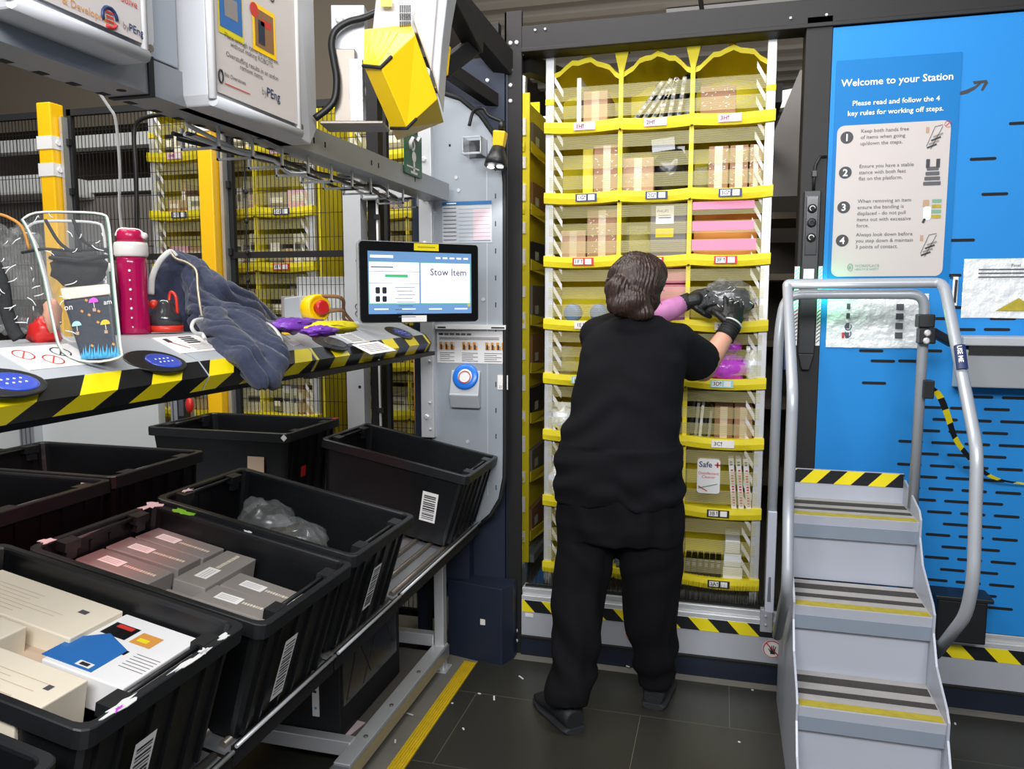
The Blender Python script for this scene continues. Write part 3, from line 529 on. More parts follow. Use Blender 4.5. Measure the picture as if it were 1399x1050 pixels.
for k in range(4): b.bar(o + u * .016 + EX * (-.008 + k * .005), o + u * .03 + EX * (-.009 + k * .006), .003, .003, 'red_ink', ax)
b.build('hand_symbol', t)
# inspection torch hanging with its holder
t = thing('torch_lamp', (-.92, 2.95, 2.0), 'black and yellow torch lamp shining, hung from a cable on the grey plate', 'lamp')
a0 = at(686, 166, Y=2.93); a1 = at(678, 222, Y=2.90); ax = (a1 - a0).normalized()
b = MB(); b.tube([a0, a0 + ax * .03], .012, 'black_plastic'); b.build('neck', t); b = MB(); b.tube([a0 + ax * .10, a0 + ax * .15, a0 + ax * .175], [.024, .042, .045], 'black_plastic', 12); b.build('head', t)
b = MB(); q = RZ(10); b.obox(a0 + ax * .07, (.05, .045, .06), RY(8), 'yellow_plastic', .85); b.build('grip', t, .006)
b = MB(); e = a0 + ax * .1765
for dx in (-.018, .018): b.lathe([(.013, 0), (.013, .002)], e + Vector((dx, -.004, 0)), 'led_white', 12, ax)
b.build('led', t)
b = MB(); b.tube(smooth_path([at(641, 172, Y=2.95), at(647, 152, Y=2.95), at(660, 148, Y=2.94), at(668, 158, Y=2.94), a0], 5), .007, 'wire_black', 8); b.build('cable', t)
l = bpy.data.lights.new('torch_light', 'SPOT'); l.energy = 3; l.spot_size = 1.6; l.shadow_soft_size = .02; lo = bpy.data.objects.new('torch_light', l); COL.objects.link(lo); lo.location = e + ax * .01; lo.rotation_euler = (Vector((.15, -.1, -1))).to_track_quat('-Z', 'Y').to_euler()
a = at(637, 190, Y=2.95); c = at(662, 213, Y=2.95); b = MB(); b.box(a.x, c.x, 2.90, 2.903, c.z, c.z + .008, 'alu'); b.box(a.x, c.x, 2.90, 2.903, a.z - .006, a.z, 'alu'); b.box(a.x, c.x, 2.978, 2.985, c.z, a.z, 'smoke_plastic'); b.box(a.x, a.x + .003, 2.90, 2.985, c.z, a.z, 'alu'); b.box(c.x - .003, c.x, 2.90, 2.985, c.z, a.z, 'alu'); tag(b.build('bracket_cup', bevel=.001), 'small open metal holder bracket beside the torch lamp', 'bracket')
# black bracket plate at the left post top
b = MB(); a = at(663, 34, Y=3.05); c = at(683, 86, Y=3.05); b.box(a.x, c.x, 3.03, 3.07, c.z, a.z, 'black_frame'); bolts(b, [at(x, y, Y=3.03) for x, y in ((667, 52), (676, 52), (675, 70), (675, 80), (666, 110))], .009); tag(b.build('mounting_plate', bevel=.003), 'black bolted mounting plate at the top of the left steel post', 'bracket')
# ---------------- pods ----------------
ROWZ = [2.185, 1.908, 1.655, 1.40, 1.175, .937, .655, .365]; RL = 'HGFEDCBA'
RCOL = ['label_pink', 'label_navy', 'label_red', 'label_white', 'label_cyan', 'label_white', 'ink', 'ink']
def bin_label(b, cx, z, Y, txt, m, sc=1.0):
    b.rect((cx, Y, z), EX, EZ, -.043 * sc, .043 * sc, -.015 * sc, .015 * sc, m, .0012)
    tm = 'ink'
    b.rect((cx, Y, z), EX, EZ, -.036 * sc, .0 * sc, -.011 * sc, .011 * sc, 'label_white' if m != 'label_pink' else m, .0016); b.rect((cx, Y, z), EX, EZ, .008 * sc, .034 * sc, -.011 * sc, .011 * sc, 'label_white', .0016)
    b.text(txt, (cx - .034 * sc, Y, z - .007 * sc), EX, EZ, .021 * sc, tm, 'LEFT', .002, .012)
    b.bar((cx - .005 * sc, Y - .0021, z - .007 * sc), (cx - .005 * sc, Y - .0021, z + .007 * sc), .0018, .0003, tm, EY); b.add([(cx - .009 * sc, Y - .0021, z + .003 * sc), (cx - .001 * sc, Y - .0021, z + .003 * sc), (cx - .005 * sc, Y - .0021, z + .009 * sc)], [(0, 1, 2)], tm)
def pod(x0, yf, label, detail=True, W=.845, D=.84, prefix='', rows=range(8), slope=0, pinkcell=True):
    x1 = x0 + W; t = thing('fabric_pod', (x0 + W / 2, yf + D / 2, .2), label, 'shelf', 'fabric pods')
    xs = [x0 + .005, x0 + W * .338, x0 + W * .662, x1 - .005]; p = .034
    for x in (x0 - .018, x1 - p + .018):
        b = MB(); b.box(x, x + p, yf + .01, yf + .044, .24, 2.47, 'alu_light'); b.box(x, x + p, yf + .05, yf + .08, 0, .24, 'alu')
        for z in ROWZ: b.box(x - .002, x + p + .002, yf + .006, yf + .046, z - .022, z + .022, 'yellow_fabric')
        for z in ROWZ: b.box(x - .001, x + p + .001, yf + .007, yf + .045, z + .09, z + .115, 'yellow_fabric') if z > 2.1 else None
        b.build('post', t, .002); b = MB(); b.box(x, x + p, yf + D - .04, yf + D, .24, 2.47, 'alu_light'); b.build('post', t, .002)
    b = MB(); b.box(x0 - .018, x1 + .018, yf + D - .04, yf + D, 2.47, 2.50, 'alu_light'); b.build('top_rail', t); b = MB(); b.box(x0 - .018, x1 + .018, yf + .01, yf + .044, 2.47, 2.50, 'alu_light')
    for x in (x0 + W * .17, x0 + W * .5, x0 + W * .83): b.box(x - .015, x + .015, yf + .006, yf + .048, 2.462, 2.504, 'yellow_fabric')
    for x in xs[1:3]: b.box(x - .028, x + .028, yf + .0, yf + .05, 2.462, 2.474, 'black_matte')
    b.build('top_rail', t)
    b = MB(); b.box(x0 - .01, x1 + .01, yf + .33, yf + .335, .34, 2.46, 'bin_back'); b.build('back_sheet', t)
    for x in (x0 - .016, x1 + .012):
        b = MB(); b.box(x, x + .004, yf + .045, yf + D - .04, .30, 2.4, 'yellow_shade'); b.build('side_sheet', t)
    b = MB()                                            # canopy that sags between its ties
    for k in range(3):
        a, c = (x0 - .01, xs[1], xs[2], x1 + .01)[k], (x0 - .01, xs[1], xs[2], x1 + .01)[k + 1]; ring = []
        for v in (0, .03, .2, .33):
            row = []
            for i in range(13):
                u = i / 12; s = math.sin(math.pi * u); z = 2.395 + .055 * s - v * .12 - (.02 if v == 0 else 0) * (1 - s) + .006 * math.sin(u * 25 + k)
                row.append((a + (c - a) * u, yf + .02 + v, z))
            ring.append(row)
        b.loft(ring, 'yellow_fabric', True, False, False)
        ring = [[(p_[0], p_[1] - .002, p_[2]) for p_ in ring[0]], [(p_[0], p_[1] - .003, p_[2] - .02) for p_ in ring[0]]]; b.loft(ring, 'yellow_fabric', True, False, False)
    b.build('canopy', t)
    for x in xs[1:3]:
        b = MB(); b.box(x - .003, x + .003, yf + .016, yf + .33, .365, 2.42, 'yellow_shade'); b.box(x - .0085, x + .0085, yf + .004, yf + .016, .365, 2.40, 'yellow_fabric')
        b.add([(x - .028, yf + .012, 2.465), (x + .028, yf + .012, 2.465), (x + .0085, yf + .008, 2.38), (x - .0085, yf + .008, 2.38)], [(0, 3, 2, 1)], 'yellow_fabric'); b.build('divider', t)
    for r in rows:
        z = ROWZ[r]; b = MB(); N = 24; fr = []
        for i in range(N + 1):
            u = i / N; x = x0 - .02 + (W + .04) * u; kk = (u * 3) % 1; s = math.sin(math.pi * kk); dz = -.008 * s; fr.append([(x, yf + .07, z + .018 + dz), (x, yf - .006 - .004 * s, z + .022 + dz), (x, yf - .009 - .006 * s, z + dz), (x, yf - .006 - .003 * s, z - .021 + dz), (x, yf + .04, z - .024 + dz)])
        b.loft(fr, 'yellow_fabric', False, False, False); b.box(x0, x1, yf + .03, yf + .33, z - .004, z + .004, 'yellow_shade')
        for x in xs[1:3]: b.lathe([(.005, 0), (.005, .003)], (x, yf - .004, z - .02), 'black_matte', 8, (0, -1, 0))
        bd = b.build('shelf_band', t)
        if detail:
            for c in range(3):
                b = MB(); bin_label(b, (xs[c] + xs[c + 1]) / 2 + .01 * (r % 2), z - .004, yf - .0165, str(c + 1) + RL[r], RCOL[r]); b.build('bin_label', bd)
        zt = (ROWZ[r - 1] if r else 2.40) - .03; zb = z + .022; h = zt - zb
        fr = ((.0, .20), (.34, .56)) if r == 0 else ((.04, .28), (.39, .63), (.74, .97))
        if r == 0: fr = ((.06, .36), (.48, .80))
        for f0, f1 in fr:
            b = MB(); b.quad((x0, yf + .003, zb + h * f0), (x1, yf + .003, zb + h * f0), (x1, yf + .003, zb + h * f1), (x0, yf + .003, zb + h * f1), 'elastic'); b.build('elastic_band', bd)
    for x, s in ((x0 + .018, 1), (x1 - .052, 1)):        # patches of light on the inner sides, put in as pale diagonal strips
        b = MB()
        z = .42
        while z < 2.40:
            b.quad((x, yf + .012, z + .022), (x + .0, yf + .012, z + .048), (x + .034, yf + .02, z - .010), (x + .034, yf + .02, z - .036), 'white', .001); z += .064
        b.build('light_strips', t)
    b = MB(); b.box(x0 - .018, x1 + .018, yf + .01, yf + D, .235, .285, 'alu_light')
    for i in range(180): x = x0 - .02 + i * (W + .04) / 180; b.add([(x, yf + .005, .25), (x + .006, yf + .005, .25), (x + .003, yf + .004, .225 - .012 * ((i * 7) % 5) / 5)], [(0, 2, 1)], 'bristle_white')
    b.build('base_rail', t)
    return t, xs
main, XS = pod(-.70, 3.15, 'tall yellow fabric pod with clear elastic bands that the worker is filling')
RN = ['top', 'second', 'third', 'fourth', 'fifth', 'sixth', 'seventh', 'bottom']; CN = ['left', 'middle', 'right']
def carton(name, x0, x1, z, h, m='cardboard', y=3.18, d=.22, tape='tape', tilt=0, label=None, cat='box', group=None, prints=None, seam=True):
    w_ = x1 - x0; t = thing(name, ((x0 + x1) / 2, y + d / 2, z), label, cat, group)
    b = MB(); R = RY(tilt); c = Vector(((x0 + x1) / 2, y + d / 2, z + h / 2 + abs(math.sin(math.radians(tilt))) * w_ / 2)); b.obox(c, (w_, d, h), R, m); b.build('box_body', t, min(.003, w_ * .1))
    if tape:
        b = MB(); b.obox(c + R @ Vector((0, -d / 2 - .0003, 0)), (min(.03, w_ * .4), .0008, h * .98), R, tape); b.build('tape', t)
    if prints:
        b = MB(); prints(b, c + R @ Vector((0, -d / 2 - .001, 0)), w_, h, R); b.build('printed_label', t)
    return t
def foilprint(b, o, w_, h, R):
    rr = random.Random(int(o.x * 1000))
    for k in range(26): p = o + R @ Vector((rr.uniform(-.45, .45) * w_, 0, rr.uniform(-.42, .42) * h)); b.obox(p, (rr.uniform(.003, .012), .0006, .003), RY(rr.uniform(-60, 60)), 'white')
def lines(b, o, w_, h, R, m='ink_grey', n=4):
    for k in range(n): b.obox(o + R @ Vector((0, 0, h * (.3 - k * .15))), (w_ * .6, .0006, .003), R, m)
def pouch(name, c, r, m, label, cat='bag', seed=0, group=None, seal=True):
    t = thing(name, (c[0], c[1], c[2] - r[2]), label, cat, group); b = MB(); b.ell(c, r, m, noise_amp=.45, seed=seed, nu=20, nv=12, nf=14); b.build('bag_body', t)
    if seal: b = MB(); b.box(c[0] - r[0] * .7, c[0] + r[0] * .7, c[1] - .002, c[1] + .002, c[2] + r[2] * .85, c[2] + r[2] * 1.2, m); b.build('seal_edge', t)
    return t
def X(px, py=400): return at(px, py, Y=3.18).x
Fz = lambda r: ROWZ[r] + .0045
def lab(what, r, c): return what + ' in the ' + CN[c] + ' bin, ' + RN[r] + ' row, open pod'
carton('packing_board', X(788, 140), X(794, 140), Fz(0), .19, 'pods_white', label=lab('upright white board', 0, 0), tape=None, cat='board')
carton('cardboard_box', X(797, 140), X(830, 140), Fz(0), .135, 'cardboard_pale', label=lab('brown cardboard box', 0, 0))
rnd = random.Random(8)
for i in range(6):
    px = 864 + i * 12.5; x = X(px, 160); tl = (38, 36, 33, 14, 9, 8)[i]; R = RY(tl); hh = .19 if i < 3 else .165
    tt = thing('magazine', (x, 3.2, Fz(0)), 'thin patterned magazine leaning in the top row middle bin, ' + ('first', 'second', 'third', 'fourth', 'fifth', 'sixth')[i] + ' from left', 'magazine', 'leaning magazines in the top row')
    b = MB(); b.obox(Vector((x, 3.22, Fz(0))) + R @ Vector((0, 0, hh / 2)), (.016, .10, hh), R, 'item_grey'); b.build('cover', tt, .002)
    b = MB()
    for q in range(9): b.obox(Vector((x, 3.1695, Fz(0))) + R @ Vector(((q % 2) * .004 - .002, 0, hh * (.06 + q * .11))), (.010, .0012, hh * .05), R, ('white', 'towel_teal', 'item_cream')[q % 3])
    b.build('printed_edge', tt)
b = MB(); b.ell((X(940, 105), 3.30, 2.345), (.045, .05, .04), 'towel_teal', noise_amp=.4); b.ell((X(932, 110), 3.32, 2.32), (.04, .05, .05), 'towel_teal', noise_amp=.4, seed=3); tag(b.build('knitted_bag'), lab('dark teal bundle above the magazines', 0, 1), 'bundle')
b = MB(); b.obox((X(920, 145), 3.33, Fz(0) + .09), (.16, .08, .17), RY(0), 'item_black'); tag(b.build('flat_box', bevel=.004), lab('black box behind the magazines', 0, 1), 'box')
carton('cardboard_box', X(957, 130), X(1006, 130), Fz(0), .125, 'cardboard', label=lab('wide brown box in plastic', 0, 2), prints=foilprint, tape=None)
carton('cardboard_box', X(811, 240), X(847, 240), Fz(1), .20, 'cardboard', label=lab('tall brown box', 1, 0), prints=foilprint)
b = MB(); x = X(797, 230); b.box(x - .012, x + .03, 3.24, 3.25, Fz(1), Fz(1) + .2, 'yellow_tape'); tag(b.build('yellow_reflection'), lab('bright yellow strip painted as hazard reflection', 1, 0), 'card')  # reflection of hazard yellow, put in as a coloured sheet
carton('cardboard_box', X(850, 240), X(893, 240), Fz(1), .145, 'cardboard_pale', label=lab('brown box in shiny plastic', 1, 1), prints=foilprint)
t = pouch('glossy_bag', (X(915, 230), 3.25, Fz(1) + .085), (.075, .07, .09), 'item_black', lab('glossy black bag', 1, 1), seed=5)
b = MB(); b.obox((X(906, 210), 3.20, Fz(1) + .19), (.1, .05, .06), RY(-5), 'item_black'); tag(b.build('black_carton', bevel=.006), lab('black wrapped box above the glossy bag', 1, 1), 'box')
pouch('clear_pouch', (X(957, 245), 3.22, Fz(1) + .045), (.035, .04, .05), 'clear_dense', lab('small clear pouch', 1, 2), seed=2)
for i, (a, c) in enumerate(((968, 995), (997, 1022), (1024, 1041))): carton('cardboard_box', X(a, 230), X(c, 230), Fz(1), .175, 'cardboard', label=lab(('leftmost', 'middle', 'rightmost')[i] + ' of three brown boxes', 1, 2), prints=foilprint, group='three brown boxes in the second row')
carton('cardboard_box', X(766, 330), X(800, 330), Fz(2), .12, 'cardboard_pale', label=lab('low brown box', 2, 0))
carton('cardboard_box', X(802, 320), X(843, 320), Fz(2), .20, 'cardboard', label=lab('tall brown box in a shiny wrap', 2, 0), prints=foilprint)
pouch('clear_pouch', (X(868, 340), 3.24, Fz(2) + .06), (.06, .06, .065), 'clear_dense', lab('grey crumpled pouch', 2, 1), seed=7)
def blacklab(b, o, w_, h, R):
    b.obox(o + Vector((-.015, 0, .065)), (.07, .001, .07), R, 'label_white'); b.obox(o + Vector((-.015, 0, -.005)), (.07, .001, .035), R, 'yellow_shade'); b.text('PHILIPS', o + Vector((-.045, -.001, .075)), EX, EZ, .014, 'ink_grey'); lines(b, o + Vector((-.015, -.0008, .045)), .08, .06, R, n=2)
carton('black_carton', X(888, 330), X(938, 330), Fz(2), .215, 'item_grey_dark', label=lab('dark box with white label', 2, 1), prints=blacklab, tape=None)
b = MB(); b.rect((0, 3.1525, 0), EX, EZ, XS[2] + .012, XS[3] - .04, 1.845, 1.875, 'pink', 0); b.rect((0, 3.1525, 0), EX, EZ, XS[2] + .012, XS[3] - .04, 1.765, 1.8, 'pink', 0); b.rect((0, 3.1525, 0), EX, EZ, XS[2] + .012, XS[3] - .03, 1.69, 1.73, 'pink', 0); b.build('pink_reflection', main)  # pink reflection on the elastic, put in as coloured strips
b = MB(); b.box(XS[2] + .01, XS[3] - .02, 3.37, 3.38, Fz(2), Fz(2) + .19, 'orange'); tag(b.build('orange_glow_sheet'), lab('flat orange sheet painted as glow', 2, 2), 'painted glow')  # orange glow of the empty bin, put into this sheet's colour
for i, px in enumerate((782, 818)):
    c = Vector((X(px, 430), 3.17, Fz(3) + .04)); tt = thing('tape_roll', (c.x, c.y, Fz(3)), lab('round blue roll in clear film, ' + ('left' if i == 0 else 'right') + ' one', 3, 0), 'roll', 'blue rolls in the fourth row')
    b = MB(); b.lathe([(.016, 0), (.036, 0), (.036, .05), (.016, .05)], c, 'can_blue', 24, (0, 1, 0)); b.build('roll_body', tt); b = MB(); b.ell(c + Vector((0, .02, 0)), (.047, .045, .043), 'clear', noise_amp=.15, seed=i); b.build('film', tt)
for i, (a, c, z, h, m) in enumerate(((896, 938, .16, .06, 'pink'), (896, 938, .085, .07, 'pink'), (896, 938, 0, .075, 'purple_bag'))):
    carton('folded_parcel', X(a, 400), X(c, 400), Fz(3) + z, h, m, y=3.22, d=.18, label=lab(('topmost pink', 'middle pink', 'lowest purple')[i] + ' parcel of a stack', 3, 1), tape=None, cat='parcel')
carton('grey_carton', X(1016, 430), X(1039, 430), Fz(3), .10, 'item_grey', label=lab('small grey box', 3, 2), prints=lines)
def yl(r, c): return lab('crumpled silver pouch', r, c)
pouch('silver_pouch', (X(768, 505), 3.2, Fz(4) + .055), (.055, .05, .06), 'clear_dense', yl(4, 0), seed=11)
pouch('silver_pouch', (X(768, 570), 3.2, Fz(5) + .055), (.055, .05, .06), 'foil', yl(5, 0), seed=12)
pouch('silver_pouch', (X(762, 640), 3.2, Fz(6) + .07), (.05, .05, .075), 'foil', yl(6, 0), seed=13)
pouch('magenta_parcel', (X(990, 500), 3.19, Fz(4) + .05), (.085, .05, .055), 'magenta_bag', lab('shiny magenta parcel', 4, 2), seed=14, seal=False)
pouch('silver_pouch', (X(1028, 500), 3.19, Fz(4) + .06), (.035, .04, .065), 'foil', yl(4, 2), seed=15)
pouch('magenta_parcel', (X(1000, 470), 3.19, Fz(4) + .135), (.04, .04, .025), 'magenta_bag', lab('smaller magenta parcel lying on top', 4, 2), seed=16, seal=False)
for i in range(5): carton('thin_sleeve', X(944 + i * 6, 580), X(948 + i * 6, 580), Fz(5), .155 - i * .01, ('item_black', 'item_grey', 'cloth_pale')[i % 3], tilt=4, tape=None, label=lab('thin dark sleeve, number ' + ('one', 'two', 'three', 'four', 'five')[i] + ' from the left', 5, 2), cat='sleeve', group='thin sleeves in the sixth row')
carton('cardboard_box', X(976, 580), X(1001, 580), Fz(5), .135, 'cardboard_dark', label=lab('left brown box', 5, 2)); carton('cardboard_box', X(1003, 580), X(1028, 580), Fz(5), .135, 'cardboard', label=lab('right brown box', 5, 2))
# Safe+ tub and three booklets
x0_, x1_ = X(953, 640), X(984, 640); zz = at(953, 670, Y=3.18).z; zt_ = at(953, 624, Y=3.18).z
t = thing('cleaner_pack', ((x0_ + x1_) / 2, 3.14, zz), 'white disinfectant cleaner pack with red cross in the seventh row of the open pod', 'pack')
b = MB(); b.rect((0, 3.146, 0), EX, EZ, x0_, x1_, zz, zt_, 'white', 0, rad=.012, th=.03); o = b.build('pack_body', t)
b = MB(); b.rect((0, 3.146, 0), EX, EZ, x0_, x1_, zz, zt_, 'white', 0.001, rad=.012)
b.text('Safe', (x0_ + .006, 3.1445, zt_ - .032), EX, EZ, .032, 'label_navy', bold=.015); b.rect((x0_ + .078, 3.1445, zt_ - .022), EX, EZ, -.011, .011, -.003, .003, 'red_ink'); b.rect((x0_ + .078, 3.1445, zt_ - .022), EX, EZ, -.003, .003, -.011, .011, 'red_ink')
b.text('Disinfectant', ((x0_ + x1_) / 2, 3.1445, zt_ - .062), EX, EZ, .0165, 'red_ink', 'CENTER'); b.text('Cleaner', ((x0_ + x1_) / 2, 3.1445, zt_ - .077), EX, EZ, .0165, 'red_ink', 'CENTER')
b.bar((x0_ + .005, 3.144, zz + .02), (x1_ - .01, 3.144, zz + .04), .004, .0004, 'piping_green', EY); b.bar((x0_ + .005, 3.144, zz + .028), (x0_ + .04, 3.144, zz + .01), .004, .0004, 'red_ink', EY); b.build('printed_label', t)
for i in range(3):
    R = RY(-5); c = Vector((at(1001 + i * 10, 645, Y=3.19).x, 3.22, 0)); c.z = Fz(6) + .11; tt = thing('booklet', (c.x, c.y, Fz(6)), lab(('left', 'middle', 'right')[i] + ' of three upright white booklets', 6, 2), 'booklet', 'booklets in the seventh row')
    b = MB(); b.obox(c, (.021, .12, .205), R, 'white'); b.build('cover', tt, .002)
    b = MB()
    for q in range(14): b.obox(c + R @ Vector((.001, -.0605, -.088 + q * .011)), (.009, .0008, .006 if q % 4 else .002), R, 'red_ink')
    for q in range(2): b.obox(c + R @ Vector((0, -.0605, .078 + q * .01)), (.010, .0008, .006), R, 'ink')
    b.build('spine_print', tt)
for i in range(6): carton('small_black_box', X(936 + i * 8.3, 780), X(943.5 + i * 8.3, 780), Fz(7), .075, 'item_black', tape=None, label=lab('small black box, number ' + ('one', 'two', 'three', 'four', 'five', 'six')[i] + ' from the left', 7, 2), group='small black boxes in the bottom row', d=.12, y=3.165, prints=lambda b, o, w_, h, R: b.obox(o + Vector((0, 0, h * .25)), (w_ * .6, .0006, h * .2), R, 'item_grey'))
xx0, xx1 = X(988, 760), X(1015, 760)
for i in range(3): carton('folded_white_pad', xx0 + i * .003, xx1 - i * .006, Fz(7) + i * .056, .054, 'pods_white', y=3.165, d=.2, tape=None, label=lab('folded white pad, ' + ('lowest', 'middle', 'topmost')[i] + ' of its stack', 7, 2), cat='pad', group='stack of white pads')
pouch('silver_pouch', (X(846, 765), 3.2, Fz(7) + .06), (.05, .05, .065), 'can_blue', lab('blue and white pouch', 7, 1), seed=20)
# ---------------- pods behind: one left behind the opening, two behind the fence ----------------
def simple_fill(x0, yf, rows, seed, where, xs, Z0=0):
    rr = random.Random(seed)
    for r in rows:
        for c in range(3):
            a, e = xs[c] + .025, xs[c + 1] - .02; x = a; n = 0
            while x < e - .03 and n < 5:
                w_ = min(rr.choice((.03, .05, .08, .11)), e - x - .004)
                if w_ < .02: break
                h = rr.uniform(.07, .17); m = rr.choice(('cardboard', 'cardboard_pale', 'item_grey', 'white', 'item_grey_dark', 'pods_white', 'item_black', 'label_pink', 'paper', 'cardboard_dark'))
                nm = {'cardboard': 'brown', 'cardboard_pale': 'light brown', 'item_grey': 'grey', 'white': 'white', 'item_grey_dark': 'dark grey', 'pods_white': 'off-white', 'item_black': 'black', 'label_pink': 'pink', 'paper': 'pale', 'cardboard_dark': 'dark brown'}[m]
                bx = MB(); bx.obox((x + w_ / 2, yf + .17, ROWZ[r] + .005 + h / 2), (w_ - .004, .22, h), RY(0), m)
                bx.rect((x + w_ / 2, yf + .0595, ROWZ[r] + .005 + h * .6), EX, EZ, -w_ * .3, w_ * .3, -h * .14, h * .14, 'label_white' if m not in ('white', 'pods_white', 'paper') else 'ink_grey', .0006)
                tag(bx.build('stored_box', bevel=.002), nm + ' box, ' + ('first', 'second', 'third', 'fourth', 'fifth')[n] + ' in ' + CN[c] + ' bin, ' + RN[r] + ' row, ' + where, 'box', 'boxes in the ' + where); x += w_ + .003; n += 1
t2, xs2 = pod(-2.70, 3.27, 'yellow fabric pod of small boxes standing behind the mesh fence between the yellow posts')
simple_fill(-2.70, 3.27, range(0, 6), 21, 'pod nearest behind the fence', xs2)
b = MB(); b.box(-1.825, -1.815, 3.30, 4.09, .3, 2.4, 'yellow_shade'); b.build('side_panel', t2)
t3, xs3 = pod(-2.28, 4.55, 'yellow fabric pod farther back, left of the grey post behind the monitor')
simple_fill(-2.28, 4.55, range(0, 6), 33, 'pod farther back', xs3)
t4, xs4 = pod(-1.755, 3.50, 'yellow fabric pod waiting left behind the opening beside the steel post')
simple_fill(-1.755, 3.50, range(0, 6), 41, 'pod behind the monitor', xs4)
b = MB()
for i, z in enumerate([.35 + k * .145 for k in range(14)]): b.box(-.905, -.885, 3.492, 3.497, z, z + (.075 if i % 2 else .05), 'label_white')
b.box(-.925, -.868, 3.497, 3.51, .25, 2.42, 'yellow_fabric'); b.build('label_strip', t4)
b = MB()
for z in ROWZ: b.prism([(-.866, 3.53, z + .03), (-.866, 3.53, z - .02), (-.85, 3.9, z - .05), (-.866, 4.3, z - .02), (-.866, 4.3, z + .03), (-.855, 3.9, z)], (-.004, 0, 0), 'yellow_shade')
b.box(-.87, -.85, 3.53, 4.34, .24, .28, 'alu'); b.build('side_bin_band', t4)
rr = random.Random(4)
for i in range(16):
    r = i // 2; y = 3.58 + (i % 2) * .4; m = ('item_grey_dark', 'item_black', 'cardboard_dark')[i % 3]; bx = MB(); bx.box(-1.0, -.872, y, y + .3, ROWZ[r] + .01, ROWZ[r] + .01 + rr.uniform(.1, .16), m); bx.box(-.8715, -.871, y + .05, y + .12, ROWZ[r] + .03, ROWZ[r] + .07, 'paper')
    tag(bx.build('side_bin_box', bevel=.003), ('grey', 'black', 'brown')[i % 3] + ' box in the ' + RN[r] + ' side bin of the waiting pod, ' + ('nearer' if i % 2 == 0 else 'farther'), 'box', 'boxes in the side bins of the waiting pod')
b = MB(); b.box(-.86, -.73, 3.3, 3.75, .10, .16, 'blue_panel'); tag(b.build('drive_unit', bevel=.02), 'blue drive unit just visible under the waiting pod', 'drive unit')
# dark shelving seen through the gap right of the pod
t = thing('dark_rack', (.5, 5.5, 0), 'dark storage rack glimpsed through the gap right of the pod', 'rack')
b = MB()
for x in (.12, .98): b.box(x, x + .06, 5.2, 5.26, 0, 2.4, 'black_frame')
b.build('upright', t); b = MB()
for z in (.3, .8, 1.2, 1.62, 2.0, 2.3): b.box(.1, 1.1, 5.2, 5.9, z, z + .04, 'ceiling_brown')
b.build('shelf', t); b = MB(); b.box(.1, 1.1, 5.9, 5.92, 0, 1.9, 'ceiling_dark'); b.build('back_sheet', t)
b = MB(); b.prism([(.25, 5.0, 2.62), (.25, 5.0, 2.72), (1.4, 5.0, 2.85), (1.4, 5.0, 2.75)], (0, .1, 0), 'alu_light'); b.prism([(.1, 4.5, 2.05), (.35, 4.5, 2.7), (.6, 4.5, 2.7), (.6, 4.5, 2.05)], (0, .02, 0), 'item_grey'); tag(b.build('duct'), 'grey angled duct behind the gap right of the pod', 'duct')
# ---------------- mesh fence ----------------
YF = 3.15
def fence(x0, x1, label, ztop=2.40, zmid=None):
    t = thing('mesh_fence', ((x0 + x1) / 2, YF, .1), label, 'fence', 'mesh fence panels')
    b = MB(); b.box(x0, x1, YF - .012, YF + .012, ztop - .03, ztop, 'black_matte'); b.box(x0, x1, YF - .012, YF + .012, .08, .11, 'black_matte'); b.box(x0, x0 + .025, YF - .012, YF + .012, .08, ztop, 'black_matte'); b.box(x1 - .025, x1, YF - .012, YF + .012, .08, ztop, 'black_matte'); b.build('frame', t)
    b = MB(); x = x0 + .03
    while x < x1 - .02: b.box(x - .0012, x + .0012, YF - .0012, YF + .0012, .1, ztop, 'wire_black'); x += .0205
    z = .2
    while z < ztop: b.box(x0, x1, YF + .0012, YF + .0036, z - .0012, z + .0012, 'wire_black'); z += .105
    b.build('wire_grid', t)
    if zmid: b = MB(); b.box(x0, x1, YF - .016, YF, zmid - .014, zmid + .014, 'black_frame'); b.build('mid_rail', t)
fence(-4.7, -3.17, 'black wire mesh fence panel at the far left, left of the first yellow post')
fence(-3.06, -2.31, 'black wire mesh fence panel between the two yellow posts', zmid=1.70)
fence(-2.19, -1.195, 'black wire mesh fence panel right of the second yellow post, behind the monitor', 2.36, zmid=1.70)
for i, (xa, xb) in enumerate(((-3.155, -3.075), (-2.285, -2.21))):
    t = thing('yellow_post', ((xa + xb) / 2, YF, 0), ('yellow square fence post at the left carrying two white bands' if i == 0 else 'yellow square fence post with one white band behind the hoodie'), 'post', 'yellow fence posts')
    b = MB(); b.box(xa, xb, YF - .09, YF - .01, 0, 2.42 - i * .02, 'yellow_paint'); b.build('post_body', t, .006)
    for z in ((2.235, 2.11) if i == 0 else (2.27,)): b = MB(); b.box(xa - .004, xb + .004, YF - .094, YF - .01, z - .03, z + .03, 'white'); b.lathe([(.012, 0), (.012, .008)], (xb + .003, YF - .06, z), 'white', 10, (1, 0, 0)); b.build('white_band', t)
    b = MB(); b.box(xb + .008, xb + .024, YF - .05, YF - .015, .1, 2.36, 'alu')
    for z in (2.23, 2.0, 1.7, 1.2): b.box(xb + .024, xb + .04, YF - .03, YF - .01, z, z + .03, 'black_matte')
    b.build('hinge_strip', t)
b = MB(); x0, x1 = at(410, 400, Y=3.22).x, at(508, 400, Y=3.22).x; z0 = at(450, 430, Y=3.22).z - .1; z1 = at(450, 378, Y=3.22).z
tag(MB().box(x0, x1, 3.19, 3.23, z0, z1, 'pods_white').build('white_board', bevel=.004), 'white board standing behind the mesh fence left of the monitor', 'board')
